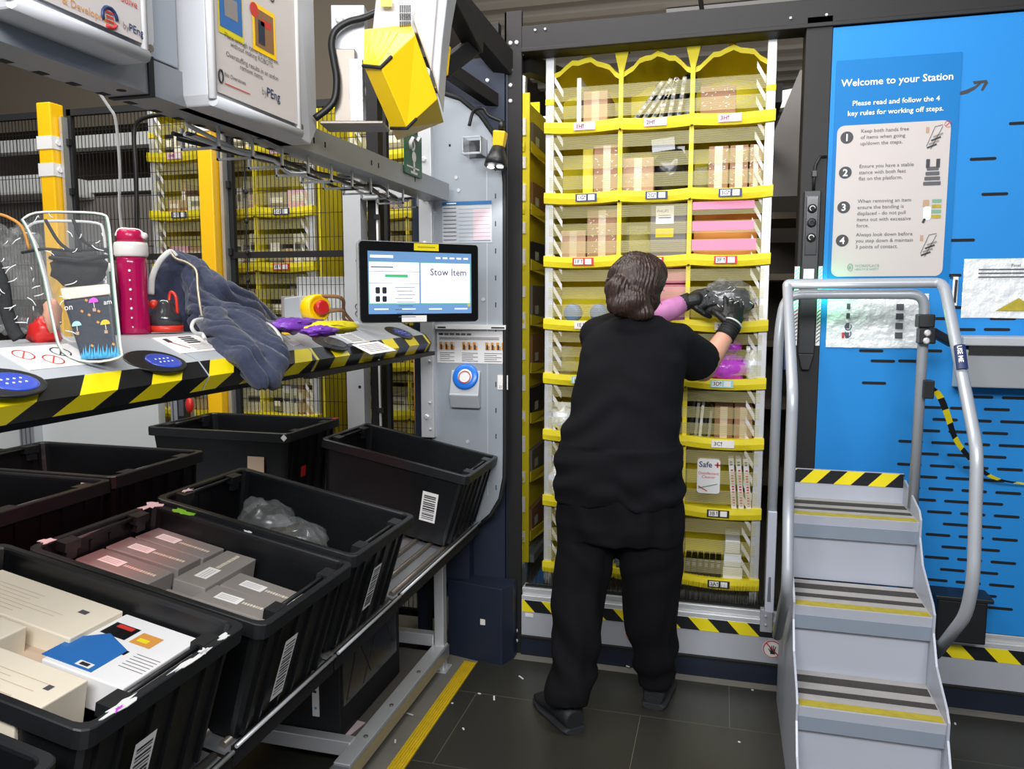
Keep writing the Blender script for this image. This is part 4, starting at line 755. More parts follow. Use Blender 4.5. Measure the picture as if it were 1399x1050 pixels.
t = thing('cable_reel', (-3.4, 3.0, 2.0), 'white junction box hanging on the mesh fence right of the second yellow post', 'junction box')
c = at(331, 170, Y=3.12); b = MB(); b.box(c.x - .045, c.x + .045, 3.10, 3.135, c.z - .04, c.z + .045, 'white'); b.build('cover', t, .005); b = MB()
for dx in (-.034, .034):
    for dz in (-.03, .035): b.lathe([(.005, 0), (.005, .002)], (c.x + dx, 3.10, c.z + dz), 'black_matte', 8, (0, -1, 0))
b.build('screw', t)
b = MB(); b.tube(smooth_path([at(322, 158, Y=3.09), at(327, 175, Y=3.08), at(333, 200, Y=3.10), at(334, 230, Y=3.12), at(335, 262, Y=3.12), at(337, 330, Y=3.12), at(340, 420, Y=3.12)], 4), .004, 'wire_black', 6)
for y in (207, 262, 302, 345, 383): c = at(335 + (y - 200) * .02, y, Y=3.12); b.ell(c, (.009, .009, .012), 'black_matte', nu=8, nv=6)
tag(b.build('cable'), 'thin black cable with clips hanging down the right mesh fence panel', 'cable')
# tall dark posts and grey frame right of the fence
t = thing('grey_portal', (-1.3, 2.95, 0), 'light grey square tube frame behind the monitor', 'frame')
b = MB(); b.box(-1.545, -1.465, 2.998, 3.06, 0, 2.0, 'alu_light')
for z in (1.66, 1.13): b.lathe([(.007, 0), (.007, .001)], (-1.485, 2.998, z), 'slot_dark', 10, (0, -1, 0))
for z in (1.47, 1.44): b.tube([(-1.485 + .012 * math.cos(q), 2.997, z + .012 * math.sin(q)) for q in [k * .6283 for k in range(10)]], .002, 'ink_grey', 5, closed=True)
b.build('post', t, .004); b = MB(); b.box(-1.56, -1.45, 2.985, 3.065, 2.0, 2.018, 'black_matte'); b.build('cap', t, .004)
b = MB(); b.box(-1.465, -1.19, 2.998, 3.04, 1.91, 1.965, 'alu_light'); b.build('crossbar', t, .004)
b = MB(); b.box(-1.455, -1.405, 3.05, 3.10, 0, 2.5, 'black_frame'); b.box(-1.235, -1.19, 3.0, 3.06, 0, 2.6, 'dark_navy'); b.box(-1.36, -1.345, 3.0, 3.02, 0, 2.4, 'black_matte'); b.build('inner_post', t)
b = MB(); b.tube([(-1.405, 3.03, 2.0), (-1.40, 3.025, 1.6), (-1.407, 3.03, 1.2), (-1.40, 3.025, .5)], .006, 'wire_white', 6); b.tube([(-1.39, 3.02, 1.85), (-1.392, 3.025, .5)], .005, 'wire_black', 6)
for z in (1.83, 1.64, 1.02): b.box(-1.412, -1.385, 3.015, 3.04, z, z + .02, 'black_matte')
b.build('cable', t)
b = MB(); b.tube([(-1.245, 3.03, .5), (-1.242, 3.03, .9), (-1.246, 3.03, 1.25)], .006, 'amber', 8); b.build('amber_hose', t)
b = MB(); b.tube(smooth_path([at(495, 232, Y=2.8), at(500, 242, Y=2.8), at(510, 240, Y=2.8), at(520, 246, Y=2.8), at(534, 243, Y=2.75)], 4), .008, 'wire_white', 8); tag(b.build('white_cable'), 'loop of white cable on the grey frame below the overhead rail', 'cable')
for i, (px0, py0, px1, py1) in enumerate(((525, 240, 553, 300), (500, 50, 560, 262))): pass
b = MB(); b.box(-3.6, -2.55, 3.05, 3.10, .75, 1.16, 'board_grey'); tag(b.build('grey_board', bevel=.004), 'plain pale grey board behind the black totes at the left', 'board')
for i, x in enumerate((-3.32, -2.44)):
    b = MB(); b.box(x, x + .09, 3.0 - i * .0, 3.05, 0, 1.2, 'alu')
    for k in range(3): b.box(x + .012 + k * .026, x + .018 + k * .026, 2.997, 3.0, .3, 1.2, 'ink_grey')
    tag(b.build('profile_post', bevel=.003), 'grooved aluminium profile post ' + ('left' if i == 0 else 'right') + ' of the pale board', 'post', 'aluminium profile posts')
b = MB(); c = at(260, 555, Y=3.0); b.box(c.x - .045, c.x - .0, 2.97, 3.0, c.z - .06, c.z + .06, 'black_plastic'); b.box(c.x - .035, c.x - .01, 2.965, 2.97, c.z - .04, c.z + .04, 'ink_grey'); tag(b.build('latch_box'), 'black latch box below the hazard striped shelf', 'latch')
b = MB(); c = at(259, 553, Y=2.955); b.ell(c, (.02, .015, .035), 'estop_red', nu=10, nv=8); tag(b.build('red_padlock'), 'red padlock hanging below the hazard striped shelf', 'padlock')
# ---------------- tote rack (inclined, right side low) ----------------
TILT = 11.0
t = thing('tote_rack', (-1.2, 2.0, 0), 'inclined silver roller rack carrying the front row of black totes', 'rack')
RT_ = RY(TILT); O0 = Vector((-.955, 0, .572))
for i, (y0, y1) in enumerate(((.2, 1.30), (1.31, 1.735), (1.75, 2.155), (2.165, 3.0))):
    b = MB(); dz = (-.006, 0, .0, .004)[i]
    for s, a in ((0, 0),):
        b.tube([O0 + Vector((.010, y0, .012 + dz)), O0 + Vector((.010, y1, .012 + dz))], .0045, 'alu_light', 8)
    b.obox(O0 + Vector((-.0, (y0 + y1) / 2, -.012 + dz)), (.006, y1 - y0, .045), RY(0), 'black_frame'); b.build('front_rail', t)
    b = MB(); b.obox(O0 + RT_ @ Vector((-.29, 0, -.012)) + Vector((0, (y0 + y1) / 2, dz)), (.57, y1 - y0, .006), RT_, 'alu')
    x = -.03
    while x > -.57: c = O0 + RT_ @ Vector((x, 0, -.003)) + Vector((0, 0, dz)); b.cyl((c.x, y0 + .01, c.z), (c.x, y1 - .01, c.z), .009, 'steel', 8); x -= .055
    b.build('roller_tray', t)
b = MB(); b.box(-1.095, -1.055, 2.83, 2.87, 0, .56, 'alu_light'); b.box(-1.11, -1.04, 2.81, 2.89, 0, .006, 'alu_light'); b.build('leg', t, .003)
b = MB(); b.box(-1.095, -1.055, .9, .94, 0, .56, 'alu_light'); b.build('leg', t, .003)
b = MB(); b.box(-1.48, -1.44, 2.83, 2.87, 0, .64, 'alu_light'); b.build('leg', t, .003)
b = MB(); b.box(-1.105, -1.045, .6, 2.87, .05, .10, 'alu'); b.box(-1.105, -1.05, 2.0, 2.87, .10, .105, 'alu_light')
for y in (2.35, 2.6, 2.15): b.lathe([(.008, 0), (.008, .006)], (-1.07, y, .105), 'steel', 10)
b.build('base_beam', t, .003)
b = MB(); b.box(-1.5, -1.10, 2.10, 2.14, .06, .11, 'alu_light'); b.build('crossbar', t, .003); b = MB(); b.box(-1.5, -1.10, 2.83, 2.87, .10, .15, 'alu_light'); b.build('crossbar', t, .003)
b = MB(); b.box(-1.5, -1.10, 2.14, 2.83, .07, .08, 'ceiling_dark'); b.build('base_shelf', t)
t = thing('control_cabinet', (-1.45, 2.36, .08), 'black control cabinet with a clear ribbed side panel under the tote rack', 'cabinet')
b = MB(); b.box(-1.5, -1.155, 2.145, 2.62, .085, .50, 'black_matte'); b.build('body', t, .004)
b = MB(); b.box(-1.156, -1.15, 2.16, 2.58, .19, .49, 'smoke_plastic')
for y0, z0, y1, z1 in ((2.18, .20, 2.32, .48), (2.3, .2, 2.5, .46), (2.22, .46, 2.36, .22), (2.4, .47, 2.55, .24)): b.bar((-1.149, y0, z0), (-1.149, y1, z1), .004, .001, 'black_plastic', EX)
b.build('side_window', t)
b = MB(); p = at(431, 950, Y=2.143); b.box(p.x - .012, p.x + .012, 2.142, 2.146, p.z - .07, p.z + .075, 'label_white')
for k in range(4): b.box(p.x - .006, p.x + .004, 2.141, 2.143, p.z + .052 - k * .014, p.z + .06 - k * .014, ('flame_blue', 'ink')[k % 2])
b.box(p.x - .004, p.x + .004, 2.141, 2.143, p.z - .045, p.z - .038, 'flame_blue'); b.build('label_strip', t)
b = MB(); p = at(478, 993, Z=.083); b.obox(p, (.06, .09, .002), RZ(-10), 'paper_pink'); tag(b.build('paper_card'), 'pale pink card lying on the dark shelf under the rack', 'card')
# ---------------- totes ----------------
def barcode(b, o, xd, ud, w_, h, seed=1):
    rr = random.Random(seed); b.rect(o, xd, ud, -w_ / 2, w_ / 2, -h / 2, h / 2, 'label_white', .0008); z = -h * .42
    while z < h * .42: k = rr.uniform(.002, .006); b.rect(o, xd, ud, -w_ * .38, w_ * .38, z, z + k, 'ink', .0012); z += k + rr.uniform(.002, .006)
def tote(xr, yc, zr, tilt, label, W=.39, L=.597, H=.29, lab_end=None, lab_side=None, group='black totes', extra=None):
    R = RY(tilt); O = Vector((xr, yc, zr)); T = lambda u, v, w_: O + R @ Vector((u, v, w_))
    t = thing('tote', tuple(O + R @ Vector((-L / 2, 0, -H))), label, 'tote', group)
    def ring(iu, iv, w_): # rounded rectangle inset by iu/iv
        pts = []; r = .022
        for cu, cv, a0 in ((-iu - r, W / 2 - iv - r, 0), (-L + iu + r, W / 2 - iv - r, 90), (-L + iu + r, -W / 2 + iv + r, 180), (-iu - r, -W / 2 + iv + r, 270)):
            for k in range(4): a = math.radians(a0 + 30 * k); pts.append(T(cu + r * math.cos(a), cv + r * math.sin(a), w_))
        return pts
    b = MB(); b.loft([ring(.045, .032, -H), ring(.014, .010, -.03), ring(.012, .008, -.004), ring(.0165, .0125, -.004), ring(.0185, .0145, -.03), ring(.049, .036, -H + .006)], 'tote_black', False)
    for v in (-.15, -.10, -.03, .03, .10, .15):       # ribs of the two short ends
        for u0, u1 in ((-.009, -.036), (-L + .009, -L + .036)): b.prism([T(u0, v - .004, -.03), T(u1, v - .004, -H + .01), T(u1 - (.012 if u0 > -.1 else -.012), v - .004, -H + .01), T(u0 - (.012 if u0 > -.1 else -.012), v - .004, -.03)], R @ Vector((0, .008, 0)), 'tote_black')
    b.build('body', t)
    b = MB(); b.loft([ring(.004, .0, -.034), ring(0, -.003, -.032), ring(0, -.003, -.002), ring(.002, -.001, 0), ring(.014, .011, 0), ring(.016, .013, -.004), ring(.016, .013, -.02)], 'tote_edge', False, cap=False); b.build('rim', t)
    for u, s in ((-.03, 1), (-L + .03, -1)):
        b = MB()
        for v in (-.11, .11): b.obox(T(u, v, -.012), (.028, .045, .022), R, 'black_plastic'); b.obox(T(u - .006 * s, v, -.03), (.012, .03, .03), R, 'black_plastic')
        b.tube([T(u, -.09, -.008), T(u, .09, -.008)], .005, 'black_plastic', 8); b.build('hinge_bar', t)
    if lab_end is not None:
        b = MB(); n = Vector((1, 0, -.085)).normalized(); v0, w0, hh = lab_end; k = (-w0 - .03) / (H - .03); u = -.014 - k * .031
        barcode(b, T(u + .013, v0, w0), R @ EY, R @ Vector((.115, 0, 1)), .05, hh, int(v0 * 1000) + 5); b.build('barcode_label', t)
    if lab_side is not None:
        b = MB(); u0, w0, w2, h2 = lab_side; k = (-w0 - .03) / (H - .03); barcode(b, T(u0, -W / 2 + .010 + k * .022 - .002, w0), R @ EX, R @ Vector((0, -.085, 1)), w2, h2, 3); b.build('side_label', t)
    return t, T
totes = {}
for nm, yc, zr, kw, lb in (('E', 2.795, .866, dict(lab_side=(-.135, -.155, .062, .115)), 'empty black tote at the far end of the front row, beside the grey plate'),
                       ('D', 1.905, .862, dict(lab_end=(-.02, -.15, .13)), 'black tote holding dark items in crumpled clear bags'),
                       ('C', 1.505, .850, dict(lab_end=(-.06, -.16, .15)), 'black tote filled with flat grey labelled boxes'),
                       ('B', 1.055, .880, dict(lab_end=(-.05, -.16, .13)), 'black tote filled with white boxes and a blue card'),
                       ('A', .62, .868, {}, 'black tote cut off at the bottom left corner of the photo')):
    totes[nm] = tote(-.867, yc, zr, TILT, lb, **kw)
totes['G'] = tote(-1.52, 2.69, 1.012, 0, 'empty black tote with a beige sticker on its near side, before the fence', W=.40, L=.62, H=.33)
totes['F'] = tote(-1.52, 1.83, 1.04, 0, 'empty black tote of the back row in front of the pale board', W=.37, L=.62, H=.33)
totes['H'] = tote(-1.52, 1.46, 1.035, 0, 'black tote at the left edge of the back row with a barcode sheet inside', W=.36, L=.62, H=.33)
def decal(T, u, v, w_, sz, R, m, name, label, cat='sticker', th=.0012):
    b = MB(); b.obox(T(u, v, w_), (sz[0], sz[1], sz[2]), R, m); return tag(b.build(name), label, cat)
R0 = RY(0)
def sticker_on(tk, nm, u, v, w_, sz, m, R=None, tilt=0):
    t, T = totes[tk]; b = MB(); b.obox(T(u, v, w_), sz, (R or R0), m); return b.build(nm, t)
sticker_on('G', 'beige_sticker', -.15, -.19, -.13, (.07, .002, .07), 'item_tan', RX(-4)); sticker_on('G', 'corner_sticker', -.02, -.2035, -.016, (.018, .002, .018), 'label_white', RY(45))
sticker_on('G', 'side_label', .0035 - .03, -.06, -.14, (.002, .035, .10), 'label_red', RY(5)); sticker_on('G', 'tape_scrap', -.30, -.2, -.20, (.03, .002, .008), 'item_tan')  # red lamp light on the side label is put into its colour
sticker_on('F', 'tape_scrap', -.03, -.186, -.02, (.03, .002, .012), 'cloth_pale'); sticker_on('H', 'barcode_sheet', -.06, .162, -.05, (.05, .002, .08), 'label_white')
for k in range(5): sticker_on('H', 'barcode_line', -.06, .160, -.025 - k * .012, (.036, .001, .004), 'ink')
# torn stickers and tape on the rims of the front totes
def rim_scrap(tk, u, v, sz, m, nm='torn_sticker', seed=0):
    t, T = totes[tk]; R = RY(TILT); b = MB(); rr = random.Random(seed); pts = []
    for i in range(15): a = i / 15 * 2 * math.pi; k = rr.uniform(.3, 1.1); pts.append(T(u + math.cos(a) * sz[0] * k / 2, v + math.sin(a) * sz[1] * k / 2, .0022))
    b.prism(pts, R @ Vector((0, 0, -.0015)), m); b.build(nm, t)
    return
rim_scrap('C', -.62 + .04, .17, (.05, .09), 'paper_pink', seed=1); rim_scrap('C', -.50, .19, (.07, .05), 'green_leaf', 'green_scrap', 2); rim_scrap('C', -.3, .19, (.03, .01), 'white', seed=3)
rim_scrap('B', -.004, .13, (.02, .05), 'cloth_pale', seed=4); rim_scrap('B', -.002, .03, (.014, .12), 'cloth_pale', seed=5); rim_scrap('B', -.006, -.12, (.02, .10), 'cloth_pale', seed=6); rim_scrap('B', -.004, -.13, (.014, .03), 'magenta_bag', 'pink_scrap', 7); rim_scrap('D', -.57, -.1, (.02, .06), 'paper_pink', seed=8); rim_scrap('B', -.004, .07, (.02, .03), 'white', seed=9); rim_scrap('C', -.59, -.15, (.03, .05), 'cloth_pale', seed=11); rim_scrap('G', -.01, .17, (.025, .06), 'label_red', seed=12)
def in_tote(tk, name, u, v, w_, sz, rz, m, label, cat='box', group=None, prints=None, tilt=TILT, rx=0):
    t, T = totes[tk]; R = RY(tilt) @ RZ(rz) @ RX(rx); c = T(u, v, w_); o = thing(name, tuple(c), label, cat, group)
    b = MB(); b.obox(c, sz, R, m); b.build('box_body', o, .0025)
    if prints: b = MB(); prints(b, c + R @ Vector((0, 0, sz[2] / 2)), R @ EX, R @ EY, sz); b.build('printed_label', o)
    return o
def gprint(b, o, xd, yd, sz):
    b.rect(o, xd, yd, -.065, -.005, -.016, .016, 'label_white', .0006); rr = random.Random(3); x = .0
    while x < .085: k = rr.uniform(.003, .007); b.rect(o, xd, yd, x, x + k, -.006, .004, 'item_cream', .0006); x += k + .002
    for k in range(3): b.rect(o, xd, yd, -.06, -.015, -.008 + k * .007, -.0065 + k * .007, 'item_grey', .0009)
wd = ('rearmost', 'second', 'third', 'fourth', 'fifth', 'sixth', 'seventh', 'nearest')
pos = [(-.455, .135, -.080, -1, 'left pile, farthest'), (-.46, .045, -.078, 1, 'left pile, middle one'), (-.465, -.045, -.082, -1, 'left pile, nearest'), (-.285, .05, -.070, 91, 'lying crosswise in the middle'),
       (-.145, .045, -.084, -2, 'right pile, farthest'), (-.148, -.043, -.080, 1, 'right pile, middle one'), (-.152, -.132, -.084, 0, 'right pile, nearest')]
for u, v, w_, rz, wh in pos: in_tote('C', 'flat_grey_box', u, v, w_, (.205, .084, .05), rz, 'item_grey', 'flat grey box with pale label in the tote, ' + wh, prints=gprint, group='flat grey boxes in the tote')
in_tote('C', 'flat_grey_box', -.285, -.12, -.090, (.11, .084, .05), 90, 'item_grey', 'short unlabelled grey box in the middle of the tote of grey boxes')
in_tote('C', 'flat_grey_box', -.455, -.135, -.088, (.205, .084, .05), 0, 'item_grey', 'unlabelled grey box at the near left of the tote of grey boxes')
for i, (u, v) in enumerate(((-.38, .06), (-.38, -.09), (-.18, .06), (-.18, -.08))): in_tote('C', 'flat_grey_box', u, v, -.155, (.2, .14, .10), 0, 'item_grey_dark', 'darker grey box underneath the flat grey boxes, ' + ('left far', 'left near', 'right far', 'right near')[i], group='boxes underneath in the tote')
def wprint(b, o, xd, yd, sz):
    rr = random.Random(int(abs(o.x) * 1e4))
    for k in range(7): b.rect(o, xd, yd, -sz[0] * .4, sz[0] * rr.uniform(-.1, .3), -sz[1] * .35 + k * sz[1] * .09, -sz[1] * .34 + k * sz[1] * .09, 'item_tan', .0005)
    b.rect(o, xd, yd, sz[0] * .30, sz[0] * .36, sz[1] * .1, sz[1] * .2, 'ink_grey', .0006)
in_tote('B', 'white_product_box', -.40, .095, -.085, (.30, .13, .10), 0, 'item_cream', 'long cream box at the back of the near tote with fine print', prints=wprint)
in_tote('B', 'white_product_box', -.46, -.09, -.075, (.27, .20, .10), 0, 'item_cream', 'large cream box at the left front of the near tote', prints=wprint)
in_tote('B', 'white_product_box', -.225, -.12, -.085, (.185, .14, .10), 0, 'item_cream', 'square cream box at the near right of the near tote', prints=wprint)
in_tote('B', 'tan_product_box', -.36, .015, -.105, (.28, .055, .06), 0, 'item_tan', 'tan box wedged between the cream boxes', prints=None)
def pprint(b, o, xd, yd, sz):
    b.rect(o, xd, yd, -.075, -.02, .02, .065, 'item_black', .0006); b.rect(o, xd, yd, -.065, -.03, .05, .062, 'red_ink', .0009); b.rect(o, xd, yd, -.01, .035, .02, .06, 'amber', .0006); b.rect(o, xd, yd, -.002, .02, .03, .042, 'yellow_shade', .0009)
    b.rect(o, xd, yd, -.025, .015, -.02, -.005, 'item_black', .0006)
    for k in range(6): b.rect(o, xd, yd, .03, .08, -.05 + k * .009, -.0485 + k * .009, 'ink_grey', .0006)
    b.prism([o + xd * a + yd * c + Vector((0, 0, .0012)) for a, c in ((-.095, -.02), (-.055, .025), (.01, -.005), (.01, -.09), (-.095, -.09))], Vector((0, 0, -.001)), 'item_blue'); b.rect(o, xd, yd, -.03, .0, -.085, -.07, 'white', .0016); b.rect(o, xd, yd, -.024, -.006, -.082, -.073, 'ink', .002)
in_tote('B', 'picture_box', -.165, .07, -.075, (.17, .20, .06), 0, 'white', 'white box with product pictures and a large blue corner', prints=pprint)
for i, (u, v, w_, r, m) in enumerate(((-.40, .05, -.085, (.085, .07, .06), 'item_black'), (-.26, -.04, -.085, (.10, .08, .065), 'item_black'), (-.13, -.11, -.085, (.05, .04, .045), 'item_grey'))):
    tt_, T = totes['D']; c = T(u, v, w_); o = thing('bagged_item', tuple(c), 'dark item in a crumpled clear bag inside the tote, ' + ('left', 'middle', 'right')[i] + ' one', 'bag', 'bagged items in the tote')
    b = MB(); b.ell(c - Vector((0, 0, .01)), [k * .9 for k in r], m, noise_amp=.3, seed=i); b.build('dark_item', o); b = MB(); b.ell(c, r, 'clear_dense', noise_amp=.16, seed=i + 30, nu=36, nv=24, nf=14); b.ell(c + Vector((-r[0] * .7, r[1] * .5, r[2] * .5)), (r[0] * .5, .012, r[2] * .5), 'clear_dense', noise_amp=.2, seed=i); b.build('clear_bag', o)
# back conveyor carrying the rear totes
t = thing('rear_conveyor', (-1.85, 2.1, 0), 'dark conveyor table carrying the rear row of black totes', 'conveyor')
b = MB(); b.box(-2.2, -1.50, .9, 2.9, .665, .70, 'alu'); b.build('table', t, .003); b = MB()
for y in (1.0, 1.95, 2.8): b.box(-1.56, -1.52, y, y + .04, 0, .665, 'black_frame'); b.box(-2.18, -2.14, y, y + .04, 0, .665, 'black_frame')
b.build('leg_frame', t); b = MB(); b.box(-1.515, -1.5, .9, 2.9, .6, .70, 'black_frame'); b.build('side_rail', t)
def slope_at(px, py, lift=.0008):
    d = at(px, py, D=1.0) - C0; k = (1.415 - .4545 * 1.22 - 1.5) / (d.z + .4545 * d.x); c = C0 + d * k
    return c + Vector((0, 0, lift)) if c.x > -1.22 else at(px, py, Z=1.415 + lift)
# ---------------- striped sensor shelf ----------------
t = thing('sensor_shelf', (-1.25, 1.8, 1.29), 'long grey sensor shelf with black and yellow hazard edge above the totes', 'shelf')
PR = [(-1.45, 1.415), (-1.22, 1.415), (-1.11, 1.365), (-1.085, 1.333), (-1.105, 1.300), (-1.16, 1.292), (-1.45, 1.292)]
K['hazard_near'] = stripe_mat('hazard_shelf_near', (0, 1, -1.25), .178, 1.65, '17181b', 'f2dc12', .3)
K['hazard_far'] = stripe_mat('hazard_shelf_far', (0, 1, .0), .185, .48, '17181b', 'f2dc12', .3)
mods = [(.45, .94), (.945, 1.46), (1.465, 1.93), (1.935, 2.37), (2.375, 2.80)]
for i, (y0, y1) in enumerate(mods):
    hz = 'hazard_near' if i < 3 else 'hazard_far'; b = MB(); ms = ['housing_grey', 'housing_grey', hz, hz, 'black_plastic', 'black_plastic', 'black_plastic']
    for k in range(7):
        (xa, za), (xb, zb) = PR[k], PR[(k + 1) % 7]; b.add([(xa, y0, za), (xb, y0, zb), (xb, y1, zb), (xa, y1, za)], [(0, 1, 2, 3)], ms[k])
    b.add([(x, y0, z) for x, z in PR], [tuple(range(6, -1, -1))], 'housing_grey'); b.add([(x, y1, z) for x, z in PR], [tuple(range(7))], 'housing_grey')
    h = b.build('housing', t)
for i, (px, py) in enumerate(((2, 524), (213, 495), (452, 470), (545, 456))):
    s = Vector((1, 0, -.4545)).normalized(); n = Vector((.4545, 0, 1)).normalized(); c = slope_at(px, py - 2, .0)
    m = MB(); m.loft([[c + n * hh + (EY * math.cos(q) * .076 + s * math.sin(q) * .050) * rr_ for q in [2 * math.pi * j / 28 for j in range(28)]] for rr_, hh in ((1, -.003), (1, .0006), (.95, .0012))], 'sensor_ring'); m.build('sensor_ring', t)
    m = MB(); c2 = c + EY * .018 + s * .004; m.loft([[c2 + n * hh + (EY * math.cos(q) * .043 + s * math.sin(q) * .032) * rr_ for q in [2 * math.pi * j / 28 for j in range(28)]] for rr_, hh in ((1, .0), (1, .0022), (.9, .003))], 'sensor_blue' if i != 2 else 'smoke_plastic')
    if i != 2:
        for a in range(4):
            for bb in range(2): e = c2 + EY * (-.018 + a * .012) + s * (-.006 + bb * .013) + n * .0032; m.lathe([(.0022, 0), (.0022, .0006)], e, 'white_print', 8, n)
    m.build('sensor_lens', t)
b = MB(); b.box(-1.11, -1.09, 1.9, 2.86, 1.283, 1.298, 'black_frame'); b.box(-1.42, -1.36, .45, 2.86, 1.24, 1.292, 'black_frame'); b.build('under_rail', t)
b = MB(); b.prism([(-1.45, 2.80, 1.415), (-1.22, 2.80, 1.415), (-1.11, 2.80, 1.365), (-1.085, 2.80, 1.333), (-1.10, 2.80, 1.29), (-1.45, 2.80, 1.29)], (0, .012, 0), 'black_plastic'); b.build('end_plate', t)
def shelf_card(name, px, py, sy, sx, m, label, prints=None, rz=0, cat='card'):
    """card on the slope or top of the shelf"""
    c = slope_at(px, py)
    sl = Vector((1, 0, -.4545 if -1.22 < c.x else 0)).normalized(); n = Vector((-sl.z, 0, sl.x)); xd = EY; R = Matrix((xd, -sl, n)).transposed() @ RZ(rz)
    o = thing(name, tuple(c), label, cat); b = MB(); b.obox(c, (sy, sx, .0012), R, m); b.build('sheet', o)
    if prints: b = MB(); prints(b, c + n * .0008, R @ EX, R @ EY, (sy, sx)); b.build('print', o)
    return o
def pr1(b, o, xd, yd, sz):
    for k in range(3):
        c = o + xd * (-.045 + k * .04) + yd * (.012 - (k % 2) * .026); b.tube([c + (xd * math.cos(q) + yd * math.sin(q)) * .018 for q in [j * .524 for j in range(12)]], .0016, 'red_ink' if k < 2 else 'ink', 5, closed=True, flat=.3); b.bar(c - (xd + yd) * .011, c + (xd + yd) * .011, .003, .0004, 'red_ink' if k < 2 else 'ink')
shelf_card('prohibition_card', 68, 487, .16, .085, 'label_white', 'white card with red prohibition circles in front of the clear backpack', pr1)
def pr2(b, o, xd, yd, sz):
    b.bar(o + xd * -.05 + yd * .02, o + xd * -.02 - yd * .02, .008, .0006, 'estop_red'); b.rect(o, xd, yd, -.055, -.04, .012, .03, 'ink', .0006)
    for k in range(4): b.rect(o, xd, yd, .0, .045, .002 + k * .009, .007 + k * .009, 'ink', .0006)
    for k in range(4): b.rect(o, xd, yd, -.01, .05, -.03 + k * .007, -.029 + k * .007, 'ink_grey', .0006)
shelf_card('instruction_card', 258, 470, .15, .08, 'label_white', 'white instruction card with a red tool drawing left of the hoodie', pr2, 0)
def pr3(b, o, xd, yd, sz):
    for k in range(5): b.rect(o, xd, yd, -sz[0] * .4, sz[0] * .35, -sz[1] * .3 + k * sz[1] * .14, -sz[1] * .27 + k * sz[1] * .14, 'ink_grey', .0006)
shelf_card('white_label', 400, 468, .05, .03, 'label_white', 'small white label on the grey shelf housing right of the hoodie', None, 10)
shelf_card('paper_note', 481, 462, .10, .07, 'cloth_pale', 'pale printed note lying across the shelf near the yellow bag', pr3, 0)
shelf_card('white_notice_card', 512, 475, .19, .07, 'label_white', 'white card on the far end of the hazard striped shelf below the monitor', pr3, 0)
shelf_card('blue_card', 424, 452, .09, .07, 'flame_blue', 'blue and white card lying on the shelf in front of the emergency button')
shelf_card('yellow_tape_roll', 386, 452, .06, .05, 'estop_yellow', 'yellow pack lying on the shelf at the sleeve of the hoodie')
def lump(name, px, py, r, m, label, cat='bag', seed=0, Z=1.43):
    c = at(px, py, Z=Z); b = MB(); b.ell(c, r, m, noise_amp=.6, seed=seed, nu=20, nv=12, nf=16); tag(b.build(name), label, cat)
lump('purple_packet', 408, 444, (.045, .12, .02), 'purple_bag', 'crumpled purple foil packet on the shelf beside the emergency button', seed=2)
lump('yellow_packet', 455, 447, (.05, .09, .015), 'yellow_fabric', 'yellow translucent packet on the shelf below the emergency button', seed=4)
lump('purple_wrapper', 437, 452, (.03, .06, .012), 'purple_bag', 'small purple wrapper on the shelf beside the blue card', seed=8, Z=1.427)
# emergency stop
t = thing('emergency_stop', (-1.40, 2.5, 1.42), 'grey box with yellow collar and red emergency stop button on the shelf', 'emergency button')
b = MB(); p0 = at(396, 423, X=-1.36); p1 = at(430, 423, X=-1.36); p2 = at(452, 424, X=-1.33)
ax = Vector((.45, -.9, 0)).normalized(); cc = at(437, 424, X=-1.33)
fx = Vector((.9, .45, 0)); rt_ = RT; o = at(412, 423, D=2.55)
nrm = (RT * .75 - FW * .66).normalized(); side = nrm.cross(EZ).normalized(); Rm = Matrix((nrm, -side, EZ)).transposed()
b.obox(o, (.10, .075, .085), Rm, 'housing_grey'); b.build('box_body', t, .005)
b = MB(); b.obox(o - nrm * .048, (.012, .085, .095), Rm, 'item_grey'); b.build('back_plate', t, .003)
b = MB(); b.lathe([(.038, .0), (.044, .01), (.044, .05), (.036, .056), (.030, .045)], o + nrm * .048, 'estop_yellow', 24, nrm); b.build('collar', t)
b = MB(); b.lathe([(.018, 0), (.018, .012), (.024, .016), (.024, .026), (.018, .031)], o + nrm * .092, 'estop_red', 20, nrm); b.build('push_button', t)
b = MB(); b.tube(smooth_path([o + nrm * .06 + EZ * .04, o + nrm * .13 + Vector((.03, .05, .03)), at(470, 425, D=2.7), at(482, 440, D=2.75)], 5), .006, 'cardboard_dark', 8); b.tube(smooth_path([o + nrm * .06 - EZ * .02, o + nrm * .13 + Vector((.03, .05, -.01)), at(470, 436, D=2.7), at(482, 442, D=2.75)], 5), .006, 'cardboard_dark', 8); b.build('cable', t)
# ---------------- monitor ----------------
t = thing('monitor', (-1.05, 2.75, 1.42), 'black framed monitor showing a white work screen', 'monitor')
dl, dr = 2.60, 2.60 * 1.085; A_ = at(493, 440.5, D=dl); B_ = at(653.5, 438.5, D=dr); Dn = at(493, 330, D=dl)
ud = EZ; xd = (B_ - A_); Wm = xd.length; xd = Vector((xd.x, xd.y, 0)).normalized(); Hm = (Dn - A_).length; nm_ = xd.cross(ud)
Oq = A_ - EZ * 0; b = MB(); b.rect(Oq, xd, ud, 0, Wm, 0, Hm, 'bezel', 0, rad=.012, th=.03); b.build('bezel', t)
b = MB(); b.rect(Oq, xd, ud, -.003, Wm + .003, -.003, Hm + .003, 'alu_light', -.012, rad=.014, th=.014); b.build('metal_edge', t)
bx, bt, bb = .028, .032, .028; b = MB(); b.rect(Oq, xd, ud, bx, Wm - bx, bb, Hm - bt, 'scr_blue', .0006); sx0, sx1, sz0, sz1 = bx, Wm - bx, bb, Hm - bt
